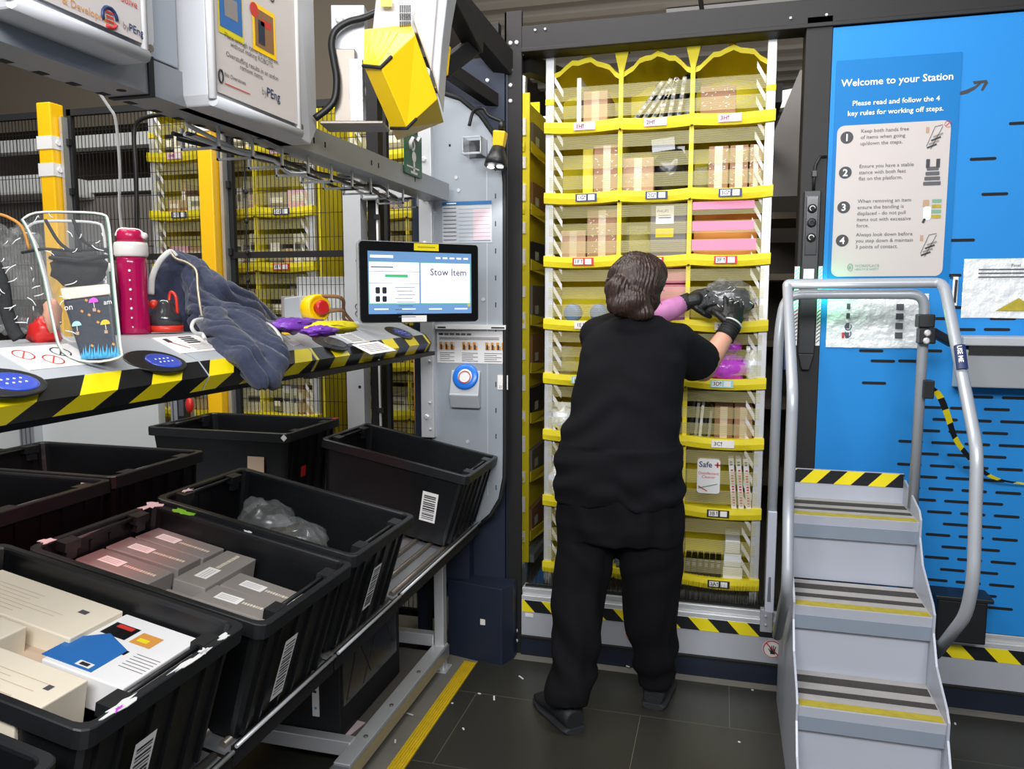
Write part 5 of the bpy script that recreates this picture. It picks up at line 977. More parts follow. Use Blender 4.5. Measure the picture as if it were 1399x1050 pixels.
b.rect(Oq, xd, ud, sx0 + .002, sx1 - .004, sz0 + .034, sz1 - .034, 'scr_green', .0008); mid = sx0 + (sx1 - sx0) * .485
b.rect(Oq, xd, ud, sx0 + .004, mid - .003, sz0 + .036, sz1 - .036, 'scr_white', .001); b.rect(Oq, xd, ud, mid + .003, sx1 - .006, sz0 + .036, sz1 - .036, 'scr_white', .001); b.rect(Oq, xd, ud, mid - .003, mid + .003, sz0 + .034, sz1 - .034, 'scr_blue', .0011); b.build('screen', t)
b = MB(); P2 = lambda x, z: Oq + xd * x + ud * z
b.text('Stow Item', P2(mid + .038, sz1 - .078), xd, ud, .034, 'scr_ink', lift=.0016, bold=.012); b.rect(Oq, xd, ud, sx0 + .008, sx0 + .09, sz1 - .022, sz1 - .013, 'scr_white', .0013)
for k in range(5): b.rect(Oq, xd, ud, mid + .06 + k * .027, mid + .078 + k * .027, sz1 - .021, sz1 - .015, 'scr_white', .0013)
b.rect(Oq, xd, ud, sx0 + .01, sx0 + .09, sz1 - .055, sz1 - .051, 'scr_ink', .0013); b.rect(Oq, xd, ud, sx0 + .06, mid - .045, sz1 - .087, sz1 - .077, 'scr_green', .0014)
b.rect(Oq, xd, ud, sx0 + .004, mid - .003, sz1 - .068, sz1 - .0665, 'scr_ink', .0014); b.rect(Oq, xd, ud, sx0 + .004, mid - .003, sz1 - .108, sz1 - .1065, 'scr_ink', .0014)
for k in range(4): b.rect(Oq, xd, ud, sx0 + .025 + (k % 2) * .024, sx0 + .041 + (k % 2) * .024, sz1 - .142 - (k // 2) * .028, sz1 - .12 - (k // 2) * .03, 'ink', .0014, rad=.004)
for k in range(9): b.rect(Oq, xd, ud, sx0 + .095 + (k % 3) * .006, mid - .018 - (k % 2) * .01, sz1 - .122 - k * .0125, sz1 - .120 - k * .0125, 'scr_ink', .0014)
for k in range(4): b.rect(Oq, xd, ud, sx0 + .02 + k * .10, sx0 + .07 + k * .10, sz0 + .014, sz0 + .018, 'scr_white', .0014)
b.rect(Oq, xd, ud, sx1 - .016, sx1 - .006, sz0 + .024, sz0 + .034, 'estop_yellow', .0014); b.build('screen_print', t)
b = MB(); b.rect(Oq, xd, ud, Wm * .44, Wm * .65, Hm - .026, Hm - .002, 'yellow_tape', .0008); b.rect(Oq, xd, ud, Wm * .47, Wm * .62, Hm - .016, Hm - .012, 'tread_yellow', .0012); b.build('yellow_label', t)
b = MB(); b.rect(Oq, xd, ud, Wm * .33, Wm * .54, .0, .022, 'label_white', .0008); b.build('white_label', t)
b = MB(); c = P2(Wm * .3, Hm * .5) - nm_ * .05; b.bar(c, Vector((-1.32, 2.93, 1.6)), .05, .06, 'black_frame'); b.build('mount_arm', t)
# ---------------- overhead rail and sign boxes ----------------
t = thing('overhead_rail', (-1.1, 1.8, 1.87), 'grey overhead steel rail with cable tray running towards the grey plate', 'rail')
XB0, XB1 = -1.15, -1.06
zt0 = 1.952; zb0 = 1.885
b = MB(); b.box(XB0, XB1, .3, 2.955, zb0, zt0, 'beam_grey')
y = .62
while y < 1.9: b.box(XB0 + .0, XB0 + .018, y, y + .022, zb0 - .0008, zb0, 'slot_dark'); y += .07
for y in (.95, 1.25, 1.7): b.lathe([(.009, 0), (.009, .0008)], (-1.09, y, zb0 - .0008), 'slot_dark', 10)
for y in (1.9, 1.96, 2.25, 2.3, 2.6): b.box(XB1, XB1 + .001, y, y + .006, 1.91, 1.925, 'slot_dark')
b.build('beam', t, .003)
b = MB(); b.box(XB0 - .002, XB1 + .003, 1.285, 1.30, zb0 - .003, zt0 + .004, 'black_matte'); b.build('joint', t)
b = MB(); rr = random.Random(7)
for k in range(5): b.tube(smooth_path([(-1.17 + rr.uniform(-.02, .05), 1.5 + i * .16, 1.865 + rr.uniform(-.02, .015)) for i in range(9)], 3), .005, ('wire_black', 'wire_white', 'smoke_plastic')[k % 3], 6)
for i in range(10): y = 1.55 + i * .13; b.box(-1.2, -1.1, y, y + .008, 1.835, 1.84, 'alu'); b.box(-1.2, -1.195, y, y + .008, 1.835, 1.885, 'alu'); b.box(-1.105, -1.1, y, y + .008, 1.835, 1.885, 'alu')
b.build('cable_tray', t)
def signbox(y0, y1, z0, label, far=.13):
    t = thing('sign_box', (-1.06, (y0 + y1) / 2, z0), label, 'sign'); Xf = -1.0; b = MB()
    b.prism([(Xf, y0, z0 + .02), (Xf + .0, y0 + .01, z0), (Xf, y1 - .0, z0), (Xf - .012, y1 + far - .05, z0 + .0), (Xf - .02, y1 + far, z0 + .05), (Xf - .02, y1 + far, 2.52), (Xf, y1, 2.52), (Xf, y0, 2.52)], (-.09, 0, 0), 'sign_white'); b.build('housing', t, .004)
    b = MB(); b.tube([(Xf + .004, y0 + .006, 2.5), (Xf + .004, y0 + .006, z0 + .012)], .009, 'white', 8); b.tube([(Xf + .004, y0 + .006, z0 + .010), (Xf + .004, y1, z0 + .010)], .012, 'sign_white', 8); b.tube([(Xf + .002, y1, 2.5), (Xf + .002, y1, z0 + .01)], .007, 'white', 8); b.build('frame', t)
    b = MB(); b.lathe([(.007, 0), (.007, .004)], (Xf - .004, y1 + .02, z0 + .03), 'steel', 10, (1, 0, 0)); b.build('bolt', t)
    b = MB(); b.rect((Xf, 0, 0), EY, EZ, y0 + .018, y1 - .008, z0 + .03, 2.50, 'sign_face', .004); b.build('face', t); return t
t = signbox(.93, 1.205, 1.915, 'white sign box cut by the top left corner with red and blue print', .055); b = MB(); q = lambda px, py: at(px, py, X=-.9945)
o = q(85, 4); b.text('& Development', o, EY, EZ, .017, 'amber', lift=.0); o = q(152, -2); b.text("Problem Solve", o - EY * .045 + EZ * .004, EY, EZ, .018, 'red_ink', lift=0)
c = q(150, 24); b.tube([c + (EY * math.cos(a) + EZ * math.sin(a)) * .016 for a in [k * .45 for k in range(9)]], .003, 'label_navy', 6); b.tube([c + (EY * math.cos(a) + EZ * math.sin(a)) * .016 for a in [4.2 + k * .4 for k in range(5)]], .003, 'red_ink', 6)
for k in range(3): b.rect(c, EY, EZ, -.009, .008, -.008 + k * .007, -.005 + k * .007, 'red_ink', .001)
o = q(168, 38); b.text('by', o, EY, EZ, .016, 'item_grey', lift=0); b.text('PEng', o + EY * .014, EY, EZ, .018, 'label_navy', lift=0, bold=.01); b.build('print', t)
t = signbox(1.385, 1.72, 1.885, 'tall white sign box with two small pictures and grey text'); b = MB()
def patch(px, py, w_, h, m, l=.0): o = q(px, py); b.rect(o, EY, EZ, -w_ / 2, w_ / 2, -h / 2, h / 2, m, l)
patch(315, 14, .085, .11, 'yellow_shade'); patch(315, 12, .077, .09, 'item_blue', .0006); patch(315, 12, .045, .04, 'item_grey', .001)
patch(361, 43, .09, .10, 'estop_yellow'); patch(361, 43, .072, .08, 'cardboard_dark', .0006); patch(357, 45, .025, .05, 'navy_plate', .001); patch(363, 34, .04, .014, 'red_ink', .001)
c = q(347, 13); b.lathe([(.015, 0), (.015, .001)], c, 'red_ink', 16, (1, 0, 0)); c = q(371, -4); b.text('ing', c - EY * .04, EY, EZ, .045, 'ink', lift=0)
y0 = 1.425
b.text('Place enough items to fill the bin', q(307, 50), EY, EZ, .0150, 'ink_grey', lift=0); b.text('without making ROBOTS.', q(315, 63), EY, EZ, .0150, 'ink_grey', lift=0)
b.text('Overstuffing results in an andon', q(309, 76), EY, EZ, .0150, 'ink_grey', lift=0); b.text('remove items.', q(328, 94), EY, EZ, .0150, 'ink_grey', lift=0)
c = q(302, 104); b.tube([c + (EY * math.cos(a) * .007 + EZ * math.sin(a) * .013) for a in [k * .6283 for k in range(10)]], .0018, 'ink', 5, closed=True); b.text('No Overstows', c + EY * .012 + EZ * .004, EY, EZ, .012, 'ink', lift=0); b.rect(c, EY, EZ, .012, .1, -.012, -.010, 'red_ink', .0006)
o = q(358, 128); b.text('by', o, EY, EZ, .022, 'item_grey', lift=0); b.text('PEng', o + EY * .019, EY, EZ, .028, 'label_navy', lift=0, bold=.01); b.build('print', t)
b = MB(); b.box(-1.12, -1.06, 1.29, 1.375, 1.955, 2.5, 'grey_plate'); tag(b.build('hanger_plate', bevel=.003), 'grey steel hanger plate between the two white sign boxes', 'bracket')
# green sign, column, hose, tool bracket
t = thing('rescue_sign', (-1.05, 2.7, 1.9), 'green sign with a white hand and button symbol under the yellow scanner', 'sign')
a, c = at(553, 178, X=-1.052), at(577, 246, X=-1.052); b = MB(); y0, y1 = a.y, c.y; z0, z1 = at(565, 240, X=-1.052).z, at(565, 182, X=-1.052).z
b.box(-1.058, -1.052, y0, y1, z0, z1, 'green_sign'); b.build('panel', t, .002); b = MB(); Oy = Vector((-1.0515, (y0 + y1) / 2, (z0 + z1) / 2)); hy = (y1 - y0) / 2
b.rect(Oy, EY, EZ, -hy + .012, hy - .03, -.048, -.043, 'white'); b.rect(Oy, EY, EZ, -.008, .008, -.062, -.02, 'white'); b.rect(Oy, EY, EZ, -.03, .03, -.066, -.058, 'white'); b.lathe([(.018, 0), (.018, .001)], Oy + EZ * -.008, 'white', 16, (1, 0, 0))
b.tube([Oy + EY * y + EZ * z + EX * .001 for y, z in ((-.035, .012), (-.04, .035), (-.015, .058), (.02, .05), (.04, .068))], .010, 'white', 8, flat=.1); b.lathe([(.022, 0), (.022, .001)], Oy + EY * -.01 + EZ * .032, 'white', 16, (1, 0, 0)); b.lathe([(.010, 0), (.010, .0016)], Oy + EY * -.012 + EZ * .03, 'green_sign', 16, (1, 0, 0)); b.build('hand_symbol', t)
t = thing('bracket_column', (-.98, 1.9, 1.95), 'brushed steel column bracket standing on the overhead rail', 'bracket')
o = at(475, 170, D=2.0); e = at(468, 80, D=2.0); b = MB(); Zv = EZ
b.obox(o + EZ * .09, (.055, .05, .18), RZ(15), 'steel'); b.build('column', t, .002); b = MB(); top = at(478, 50, D=2.0); b.obox(top, (.085, .045, .14), RZ(15), 'grey_paint'); bolts(b, [at(464, 27, D=1.97), at(464, 73, D=1.97)], .011, tuple(-FW)); b.build('head_plate', t, .006)
b = MB(); b.obox(o - EZ * .005 + RT * .02, (.16, .10, .008), RZ(15), 'steel'); b.build('foot_plate', t, .002)
b = MB(); b.obox(at(489, 128, D=1.985), (.032, .04, .16), RZ(15), 'smoke_plastic'); b.build('dark_insert', t)
b = MB(); b.tube(smooth_path([at(x, y, D=1.95) for x, y in ((520, 14), (497, 24), (475, 30), (458, 42), (453, 60), (456, 82), (460, 110), (455, 140), (430, 162))], 5), .009, 'wire_black', 8); tag(b.build('black_hose'), 'black hose curving over the steel column bracket', 'cable')
t = thing('scanner', (-.75, 1.7, 1.9), 'white overhead scanner projector with large yellow plastic hood', 'scanner')
D8 = dict(d=(520, 91, 1.70), c=(496, 88, 1.735), b=(567, 47, 1.76), f=(598, 135, 1.80), g=(556, 174, 1.76), h=(534, 174, 1.80), a=(498, 40, 1.84), e=(562, 33, 1.86))
Q = {k: at(v[0], v[1], D=v[2]) for k, v in D8.items()}; bk = FW * .16
fs = [('b', 'd', 'g', 'f'), ('c', 'h', 'g', 'd'), ('a', 'c', 'd', 'b'), ('a', 'b', 'e')]
Q['a2'] = Q['a'] + bk * .5; Q['f2'] = Q['f'] + bk; Q['h2'] = Q['h'] + bk * .6; Q['e2'] = Q['e'] + bk * .6; Q['c2'] = Q['c'] + bk * .6
fs += [('f', 'g', 'h', 'h2', 'f2'), ('b', 'f', 'f2', 'e2', 'e'), ('a', 'e', 'e2', 'a2'), ('c', 'a', 'a2', 'c2'), ('h', 'c', 'c2', 'h2')]
ks = list(Q); b = MB(); b.add([Q[k] for k in ks], [tuple(ks.index(x) for x in f) for f in fs], 'yellow_plastic'); 
for k in range(5):
    s0 = Q['a'].lerp(Q['b'], .1 + k * .14); s1 = Q['c'].lerp(Q['d'], .05 + k * .17); b.tube([s0, s1], .0035, 'yellow_plastic', 6)
b.build('hood', t, .003); b = MB(); b.tube([Q['c'] - EZ * .003, Q['d'] - EZ * .002, Q['d'].lerp(Q['b'], .3)], .0045, 'black_matte', 6); b.tube([Q['h'] - EZ * .002, Q['g'] - EZ * .002, Q['g'].lerp(Q['f'], .3)], .004, 'black_matte', 6); b.build('black_edge', t)
b = MB(); p = [at(x, y, D=1.87) for x, y in ((508, 45), (575, 45), (599, 128), (604, 60), (611, 0), (640, -160), (540, -160), (513, 0))]
b.prism(p, FW * .14, 'sign_white'); b.prism([at(x, y, D=1.868) for x, y in ((565, 30), (590, 100), (598, 0), (620, -150), (585, -150), (572, 0))], -FW * .012, 'sign_face'); b.build('body', t, .004)
b = MB()
for r in range(3):
    for k in range(6): c = at(547 + k * 2.6, 12 + r * 11, D=1.838); b.obox(c, (.0025, .002, .016), RZ(15), 'slot_dark')
b.build('vent_slots', t); b = MB(); c = at(528, 3, D=1.85); b.obox(c, (.028, .002, .02), RZ(15), 'estop_yellow'); b.build('yellow_sticker', t)
b = MB(); b.bar(at(612, -10, D=2.05), at(650, 60, D=2.3), .05, .06, 'black_frame'); b.bar(at(650, 60, D=2.3), at(604, 95, D=2.15), .03, .05, 'black_frame'); b.bar(at(604, 60, D=2.1), at(600, 100, D=2.1), .02, .05, 'estop_yellow'); b.build('support_arm', t, .003)
# dangling cables at the left
b = MB(); b.tube(smooth_path([at(x, y, D=1.9 + (y - 60) * .0015) for x, y in ((108, 67), (116, 90), (135, 125), (150, 148), (157, 160), (161, 190), (164, 240), (163, 280), (167, 318), (170, 330))], 5), .004, 'wire_white', 8); tag(b.build('white_cable'), 'thin white cable hanging from the overhead rail down behind the magenta bottle', 'cable')
b = MB(); b.tube(smooth_path([at(x, y, Y=3.08) for x, y in ((285, 140), (278, 152), (250, 156), (215, 157), (190, 165), (183, 185), (186, 240), (187, 320), (188, 420))], 5), .010, 'wire_black', 8); tag(b.build('black_cable'), 'thick black cable looping along the mesh fence between the yellow posts', 'cable')
# ---------------- soft shapes ----------------
def fuse(name, mb, parent, voxel=.006, smooth=6, disp=0, dsize=.08, seed=0, disp_fn=None):
    """melt overlapping closed shapes into one continuous skin"""
    tmp = mb.build('tmp_shape'); base = Vector(tmp['_w'])
    r = tmp.modifiers.new('r', 'REMESH'); r.mode = 'VOXEL'; r.voxel_size = voxel; r.use_smooth_shade = True
    s = tmp.modifiers.new('s', 'SMOOTH'); s.iterations = smooth; s.factor = .5
    bpy.context.view_layer.update()
    me = bpy.data.meshes.new_from_object(tmp.evaluated_get(bpy.context.evaluated_depsgraph_get())); me.name = name
    if disp or disp_fn:
        ns = [v.normal.copy() for v in me.vertices]
        for v, n in zip(me.vertices, ns):
            w_ = v.co + base
            d = disp * noise.noise(Vector((w_.x, w_.y, w_.z)) / dsize + Vector((seed, 0, 0))) if disp else 0
            if disp_fn: d += disp_fn(w_, n)
            v.co += n * d
    off = base - (Vector(parent['_w']) if parent is not None else base)
    for v in me.vertices: v.co += off
    me.polygons.foreach_set('use_smooth', [True] * len(me.polygons)); me.update()
    bpy.data.objects.remove(tmp); o = bpy.data.objects.new(name, me); COL.objects.link(o)
    if parent is not None: o.parent = parent; o['_w'] = list(parent['_w'])
    else: o.location = base; o['_w'] = list(base)
    return o
def caps(b, pts, rs, m, n=14):
    """a limb: tapering tube with round ends"""
    pts = [Vector(p) for p in pts]; b.tube(pts, list(rs), m, n)
    for p, r in zip(pts, rs): b.ell(p, (r, r, r), m, nu=12, nv=8)
# ---------------- belongings on the shelf ----------------
def depth(p): return (p - C0).dot(FW)
pb = at(120, 492, Z=1.388); dB = depth(pb)
t = thing('clear_backpack', tuple(at(110, 485, D=dB)), 'clear vinyl backpack with pale green piping standing on the hazard striped shelf', 'bag')
fr_ = [at(x, y, D=dB) for x, y in ((30, 300), (48, 291), (95, 290), (138, 293), (147, 305), (151, 345), (156, 400), (163, 470), (162, 488), (120, 494), (85, 480), (72, 440), (60, 380), (45, 330))]
bk_ = [at(x, y, D=dB + .13) for x, y in ((36, 312), (52, 303), (95, 302), (133, 305), (141, 315), (145, 348), (149, 400), (154, 455), (152, 466), (118, 470), (88, 462), (76, 430), (64, 380), (50, 335))]
fr_ = smooth_path(fr_ + fr_[:1], 3)[:-1]; bk_ = smooth_path(bk_ + bk_[:1], 3)[:-1]
b = MB(); b.add(fr_, [tuple(range(len(fr_)))], 'clear'); b.loft([fr_, bk_], 'clear', False, False); b.add(bk_, [tuple(reversed(range(len(bk_))))], 'clear'); b.build('vinyl_body', t, .004)
b = MB(); b.tube(fr_, .0024, 'piping_green', 6, closed=True); b.tube(bk_, .003, 'cloth_pale', 6, closed=True); b.tube([p - FW * .004 + RT * .004 for p in fr_], .002, 'label_white', 6, closed=True); b.build('piping', t)
b = MB(); c = at(60, 330, D=dB + .04); 
for pth in (((30, 345), (60, 340), (95, 342), (150, 340)), ((62, 300), (80, 330), (100, 345)), ((100, 300), (115, 330), (150, 345))): b.tube(smooth_path([at(x, y, D=dB + .01) for x, y in pth], 4), .003, 'pack_black', 6)
b.build('strap', t)
rr = random.Random(2); b = MB()
for k in range(14):
    x, y = rr.uniform(50, 146), rr.uniform(296, 345) if k < 9 else rr.uniform(340, 480)
    if k >= 9: x = rr.uniform(62, 84) + (y - 340) * .1
    dx, dy = rr.uniform(-12, 12), rr.uniform(-9, 9); b.tube(smooth_path([at(x, y, D=dB - .002), at(x + dx, y + dy * .4, D=dB - .004), at(x + dx * 1.5, y + dy, D=dB - .002)], 3), .0008, 'white_print', 4)
b.build('vinyl_crease', t)
t2_ = thing('lunch_bag', tuple(at(120, 490, D=dB + .03)), 'navy lunch bag printed with small umbrellas and blue flames inside the clear backpack', 'bag')
L4 = [at(x, y, D=dB + .006) for x, y in ((86, 410), (151, 402), (161, 487), (112, 493))]; K4 = [at(x, y, D=dB + .11) for x, y in ((86, 405), (146, 400), (155, 470), (112, 475))]
b = MB(); b.add(L4 + K4, [(0, 3, 2, 1), (4, 5, 6, 7), (0, 1, 5, 4), (1, 2, 6, 5), (2, 3, 7, 6), (3, 0, 4, 7)], 'lunch_navy'); b.build('bag_body', t2_, .006)
b = MB(); q8 = [at(x, y, D=dB + .006) for x, y in ((82, 394), (150, 388), (151, 402), (86, 410))] + [at(x, y, D=dB + .11) for x, y in ((84, 392), (146, 387), (146, 400), (86, 405))]; b.add(q8, [(0, 3, 2, 1), (4, 5, 6, 7), (0, 1, 5, 4), (1, 2, 6, 5), (2, 3, 7, 6), (3, 0, 4, 7)], 'item_cream'); b.build('cream_band', t2_, .003)
fe = (L4[1] - L4[0]).normalized(); fn = (L4[1] - L4[0]).cross(L4[3] - L4[0]).normalized()
if fn.dot(FW) > 0: fn = -fn
fu = fn.cross(fe); fu = fu if fu.z > 0 else -fu
def lb(px, py): return at(px, py, D=dB + .0035)
b = MB()
for px, py, m in ((105, 445, 'label_cyan'), (144, 443, 'dirt_strip'), (128, 413, 'magenta_bag')):
    b.prism([lb(px, py) + (fe * math.cos(a) + fu * math.sin(a)) * .009 for a in [k * .3927 for k in range(9)]], fn * .0006, m); b.bar(lb(px, py), lb(px + 1, py + 7), .0012, .0006, 'cloth_pale', fn); b.obox(lb(px + 1, py + 10), (.006, .0008, .006), RZ(15), 'cardboard_pale')
for px, py in ((135, 425), (126, 472), (118, 410), (155, 470), (134, 440), (122, 430), (112, 425)): b.obox(lb(px, py), (.005, .0008, .004), RZ(15) @ RY(30), 'amber')
for k in range(26):
    px = 112 + k * 1.95; hh = (10, 17, 8, 20, 12, 22)[k % 6]; b.add([lb(px - 2, 491 - k * .15), lb(px + 2.5, 491 - k * .15), lb(px + (k % 3) - 1, 491 - hh)], [(0, 1, 2)], 'flame_blue')
b.text('on', lb(88, 424), fe, fu, .016, 'label_white'); b.text('am', lb(142, 416), fe, fu, .013, 'label_white'); b.build('print', t2_)
b = MB(); b.ell(at(108, 368, D=dB + .07), (.055, .04, .036), 'pack_black', noise_amp=.25); b.ell(at(92, 350, D=dB + .07), (.025, .03, .014), 'pack_black', noise_amp=.3, seed=4); b.tube([at(70, 352, D=dB + .03), at(108, 356, D=dB + .02), at(146, 350, D=dB + .03)], .008, 'pack_black', 8, flat=.5)
tag(b.build('black_pouch'), 'black fabric pouch above the lunch bag inside the clear backpack', 'pouch')
b = MB(); b.ell(at(72, 430, D=dB + .10), (.012, .02, .03), 'skin', noise_amp=.4, seed=3); b.ell(at(60, 455, D=dB + .12), (.03, .03, .03), 'estop_red', noise_amp=.4, seed=5); tag(b.build('red_wrapper'), 'reddish wrapped food seen through the side of the clear backpack', 'wrapper')
t = thing('clear_bag', tuple(at(25, 460, D=dB + .12)), 'second crumpled clear bag with a black strap at the left edge of the shelf', 'bag')
b = MB(); b.ell(at(22, 385, D=dB + .14), (.085, .06, .105), 'clear_dense', noise_amp=.3, seed=9, nu=36, nv=24, nf=18); b.build('vinyl_body', t); b = MB(); b.tube(smooth_path([at(x, y, D=dB + .05) for x, y in ((-8, 360), (4, 390), (8, 420), (18, 450), (26, 462))], 4), .012, 'pack_black', 8, flat=.4); b.tube(smooth_path([at(x, y, D=dB + .06) for x, y in ((-5, 292), (10, 296), (30, 310), (40, 340))], 4), .003, 'amber', 6); b.build('strap', t)
rr = random.Random(6); b = MB()
for k in range(22): x, y = rr.uniform(0, 58), rr.uniform(305, 450); dx, dy = rr.uniform(-12, 12), rr.uniform(-12, 12); b.tube(smooth_path([at(x, y, D=dB + .045), at(x + dx, y + dy * .4, D=dB + .04), at(x + dx * 1.6, y + dy, D=dB + .045)], 3), .0009, 'white_print', 4)
b.build('vinyl_crease', t)
# magenta bottle
c0 = at(185, 456, Z=1.4155); dBo = depth(c0); s_ = dBo / F_PX; t = thing('water_bottle', tuple(c0), 'magenta water bottle with white collar and dotted scale on the shelf', 'bottle')
b = MB(); b.lathe([(19.5 * s_, 0), (20.5 * s_, .006), (20 * s_, .02), (18 * s_, 55 * s_), (19 * s_, 95 * s_), (18.5 * s_, 104 * s_)], c0, 'magenta_bottle', 28); b.build('bottle_body', t)
b = MB(); b.lathe([(20 * s_, 104 * s_), (21.5 * s_, 107 * s_), (21.5 * s_, 119 * s_), (20 * s_, 123 * s_)], c0, 'cap_white', 28); b.build('collar', t)
b = MB(); b.lathe([(18 * s_, 122 * s_), (16 * s_, 137 * s_), (13 * s_, 140 * s_)], c0, 'magenta_lid', 24); b.build('lid', t)
b = MB(); o = c0 + EZ * 137 * s_; b.tube(smooth_path([o - RT * 19 * s_ - EZ * 5 * s_, o - RT * 14 * s_ + EZ * .006, o + EZ * .006, o + RT * 12 * s_ + EZ * .003, o + RT * 20 * s_ - EZ * 6 * s_], 4), .004, 'cap_white', 8); b.ell(o + RT * 19 * s_ - EZ * 5 * s_, (.008, .008, .008), 'cap_white'); b.build('carry_loop', t)
b = MB(); nf_ = (-FW); nf_.z = 0; nf_.normalize()
for k in range(7): a = c0 + EZ * (10 + k * 12.5) * s_ + nf_ * 18.6 * s_ + RT * 5.5 * s_; b.lathe([((1.9 if k % 2 == 0 else 1.2) * s_, 0), (1.2 * s_, .001)], a, 'white_print', 10, nf_)
b.build('scale_dot', t)
b = MB(); c1 = at(150, 457, Z=1.4155); b.lathe([(.026, 0), (.027, .10), (.02, .14), (.017, .15)], c1 + EZ * .0, 'smoke_plastic', 20); b.lathe([(.018, .15), (.018, .17)], c1, 'cap_white', 20); tag(b.build('drink_bottle'), 'small clear drink bottle half hidden between the backpack and the magenta bottle', 'bottle')
# red and smoke travel mug
c0 = at(228, 455, Z=1.4155); t = thing('travel_mug', tuple(c0), 'smoke grey travel mug with red base and red handle in front of the hoodie', 'mug')
b = MB(); b.lathe([(22 * s_, .004), (22 * s_, 11 * s_)], c0, 'red_plastic', 24); b.build('red_base', t); b = MB(); b.lathe([(21.5 * s_, 11 * s_), (20.5 * s_, 24 * s_), (15 * s_, 30 * s_), (12 * s_, 40 * s_), (9 * s_, 46 * s_)], c0, 'smoke_plastic', 24); b.build('mug_body', t)
b = MB(); o = c0 + RT * 6 * s_; b.tube(smooth_path([o + EZ * 26 * s_ - nf_ * -.01, o + EZ * 50 * s_, o + EZ * 57 * s_ + RT * 3 * s_, o + EZ * 50 * s_ + RT * 9 * s_, o + EZ * 26 * s_ + RT * 10 * s_], 4), .004, 'red_plastic', 8); b.ell(c0 - RT * 16 * s_ + EZ * 40 * s_, (.011, .012, .012), 'red_plastic'); b.build('handle', t)
# hoodie
t = thing('hoodie', tuple(at(300, 455, X=-1.22)), 'navy blue hooded sweatshirt slumped over the shelf and hanging down its hazard edge', 'sweatshirt')
b = MB(); H = lambda x, y, X_: at(x, y, X=X_)
for path in (((240, 356, -1.44, .028), (222, 376, -1.44, .028), (216, 405, -1.44, .032), (220, 440, -1.43, .036)), ((240, 356, -1.42, .030), (262, 372, -1.38, .040), (276, 395, -1.34, .045), (284, 430, -1.30, .050)),
             ((250, 380, -1.42, .048), (240, 410, -1.43, .050), (250, 438, -1.40, .045)), ((262, 372, -1.38, .03), (295, 398, -1.31, .045), (330, 418, -1.29, .045), (360, 432, -1.28, .030), (383, 440, -1.27, .018)),
             ((280, 432, -1.29, .045), (310, 440, -1.24, .052), (345, 450, -1.20, .045), (370, 450, -1.2, .03)), ((292, 440, -1.22, .040), (312, 465, -1.14, .044), (336, 490, -1.075, .040), (358, 515, -1.04, .032)),
             ((335, 445, -1.18, .05), (362, 470, -1.10, .045), (376, 492, -1.045, .036), (368, 516, -1.04, .028)), ((315, 440, -1.22, .05), (345, 465, -1.14, .05), (360, 495, -1.07, .042))):
    caps(b, [H(x, y, X_) for x, y, X_, r in path], [r * .98 for *_, r in path], 'navy_cloth')
def folds(p, n):
    hood = p.x < -1.34; q = noise.noise(p * 8) * 2.2 + noise.noise(p * 17) * .7
    q = noise.noise(p * 6) * 4.5 + noise.noise(p * 15) * 1.2; ph = (p.y * 48 + p.x * 16 if hood else p.y * 32 + p.z * 38 + p.x * 14) + q; r = 1 - abs(math.sin(ph)); ph2 = ph * 1.9 + 1.3 + noise.noise(p * 11) * 2; r2 = 1 - abs(math.sin(ph2))
    return -.017 * r * r * r - .007 * r2 * r2 + .004
fuse('cloth_body', b, t, .005, 14, .006, .07, 2, folds)
b = MB(); P_ = [H(x, y, X_) for x, y, X_ in ((207, 402, -1.395), (208, 380, -1.40), (216, 360, -1.40), (227, 347, -1.40), (235, 343, -1.40), (242, 350, -1.39))]; b.tube(smooth_path(P_, 4), .0075, 'cloth_pale', 8, flat=.5)
b.build('pale_lining', t); b = MB(); b.tube(smooth_path([H(x, y, X_) for x, y, X_ in ((350, 437, -1.16), (368, 443, -1.13), (381, 456, -1.09), (387, 474, -1.04))], 4), .007, 'cloth_pale', 8, flat=.5); b.build('pale_lining', t)
b = MB(); b.tube(smooth_path([H(x, y, X_) for x, y, X_ in ((232, 343, -1.40), (240, 353, -1.38), (256, 359, -1.35), (268, 370, -1.325), (270, 392, -1.29), (273, 415, -1.255), (277, 436, -1.235))], 4), .0035, 'zip', 6); b.build('zip', t)
b = MB(); b.tube(smooth_path([H(x, y, X_) for x, y, X_ in ((277, 436, -1.19), (266, 438, -1.18), (262, 447, -1.17), (268, 455, -1.165), (276, 456, -1.16), (280, 463, -1.15))], 4), .0045, 'cloth_pale', 8); b.build('drawstring', t)
# ---------------- the worker ----------------
t = thing('person', (-.35, 2.70, 0), 'person in black T-shirt and trousers seen from behind, gloved hands reaching into the yellow pod', 'person')
Hd = Vector((-.302, 2.745, 1.545)); fy = RZ(-28) @ EY; fxr = RZ(-28) @ EX
shR, elR, wrR = Vector((-.155, 2.75, 1.355)), at(960, 506, Y=2.90), at(999, 446, Y=3.0)
shL, elL, wrL = Vector((-.43, 2.76, 1.375)), at(866, 446, Y=2.96), at(936, 413, Y=3.07)
hipC = Vector((-.343, 2.70, .84)); kL, aL = Vector((-.475, 2.66, .47)), Vector((-.482, 2.55, .10)); kR, aR = Vector((-.222, 2.72, .47)), Vector((-.206, 2.80, .09))
S_ = 'skin'; b = MB()
b.ell(Hd, (.074, .092, .105), S_, nu=24, nv=16); b.ell(Hd + fy * .03 - EZ * .045, (.055, .06, .06), S_); b.ell(Hd + fy * .06 - EZ * .085, (.028, .025, .022), S_)
b.ell(Hd + fy * .098 - EZ * .012, (.011, .018, .02), S_); b.ell(Hd + fy * .088 + EZ * .012, (.008, .012, .026), S_)
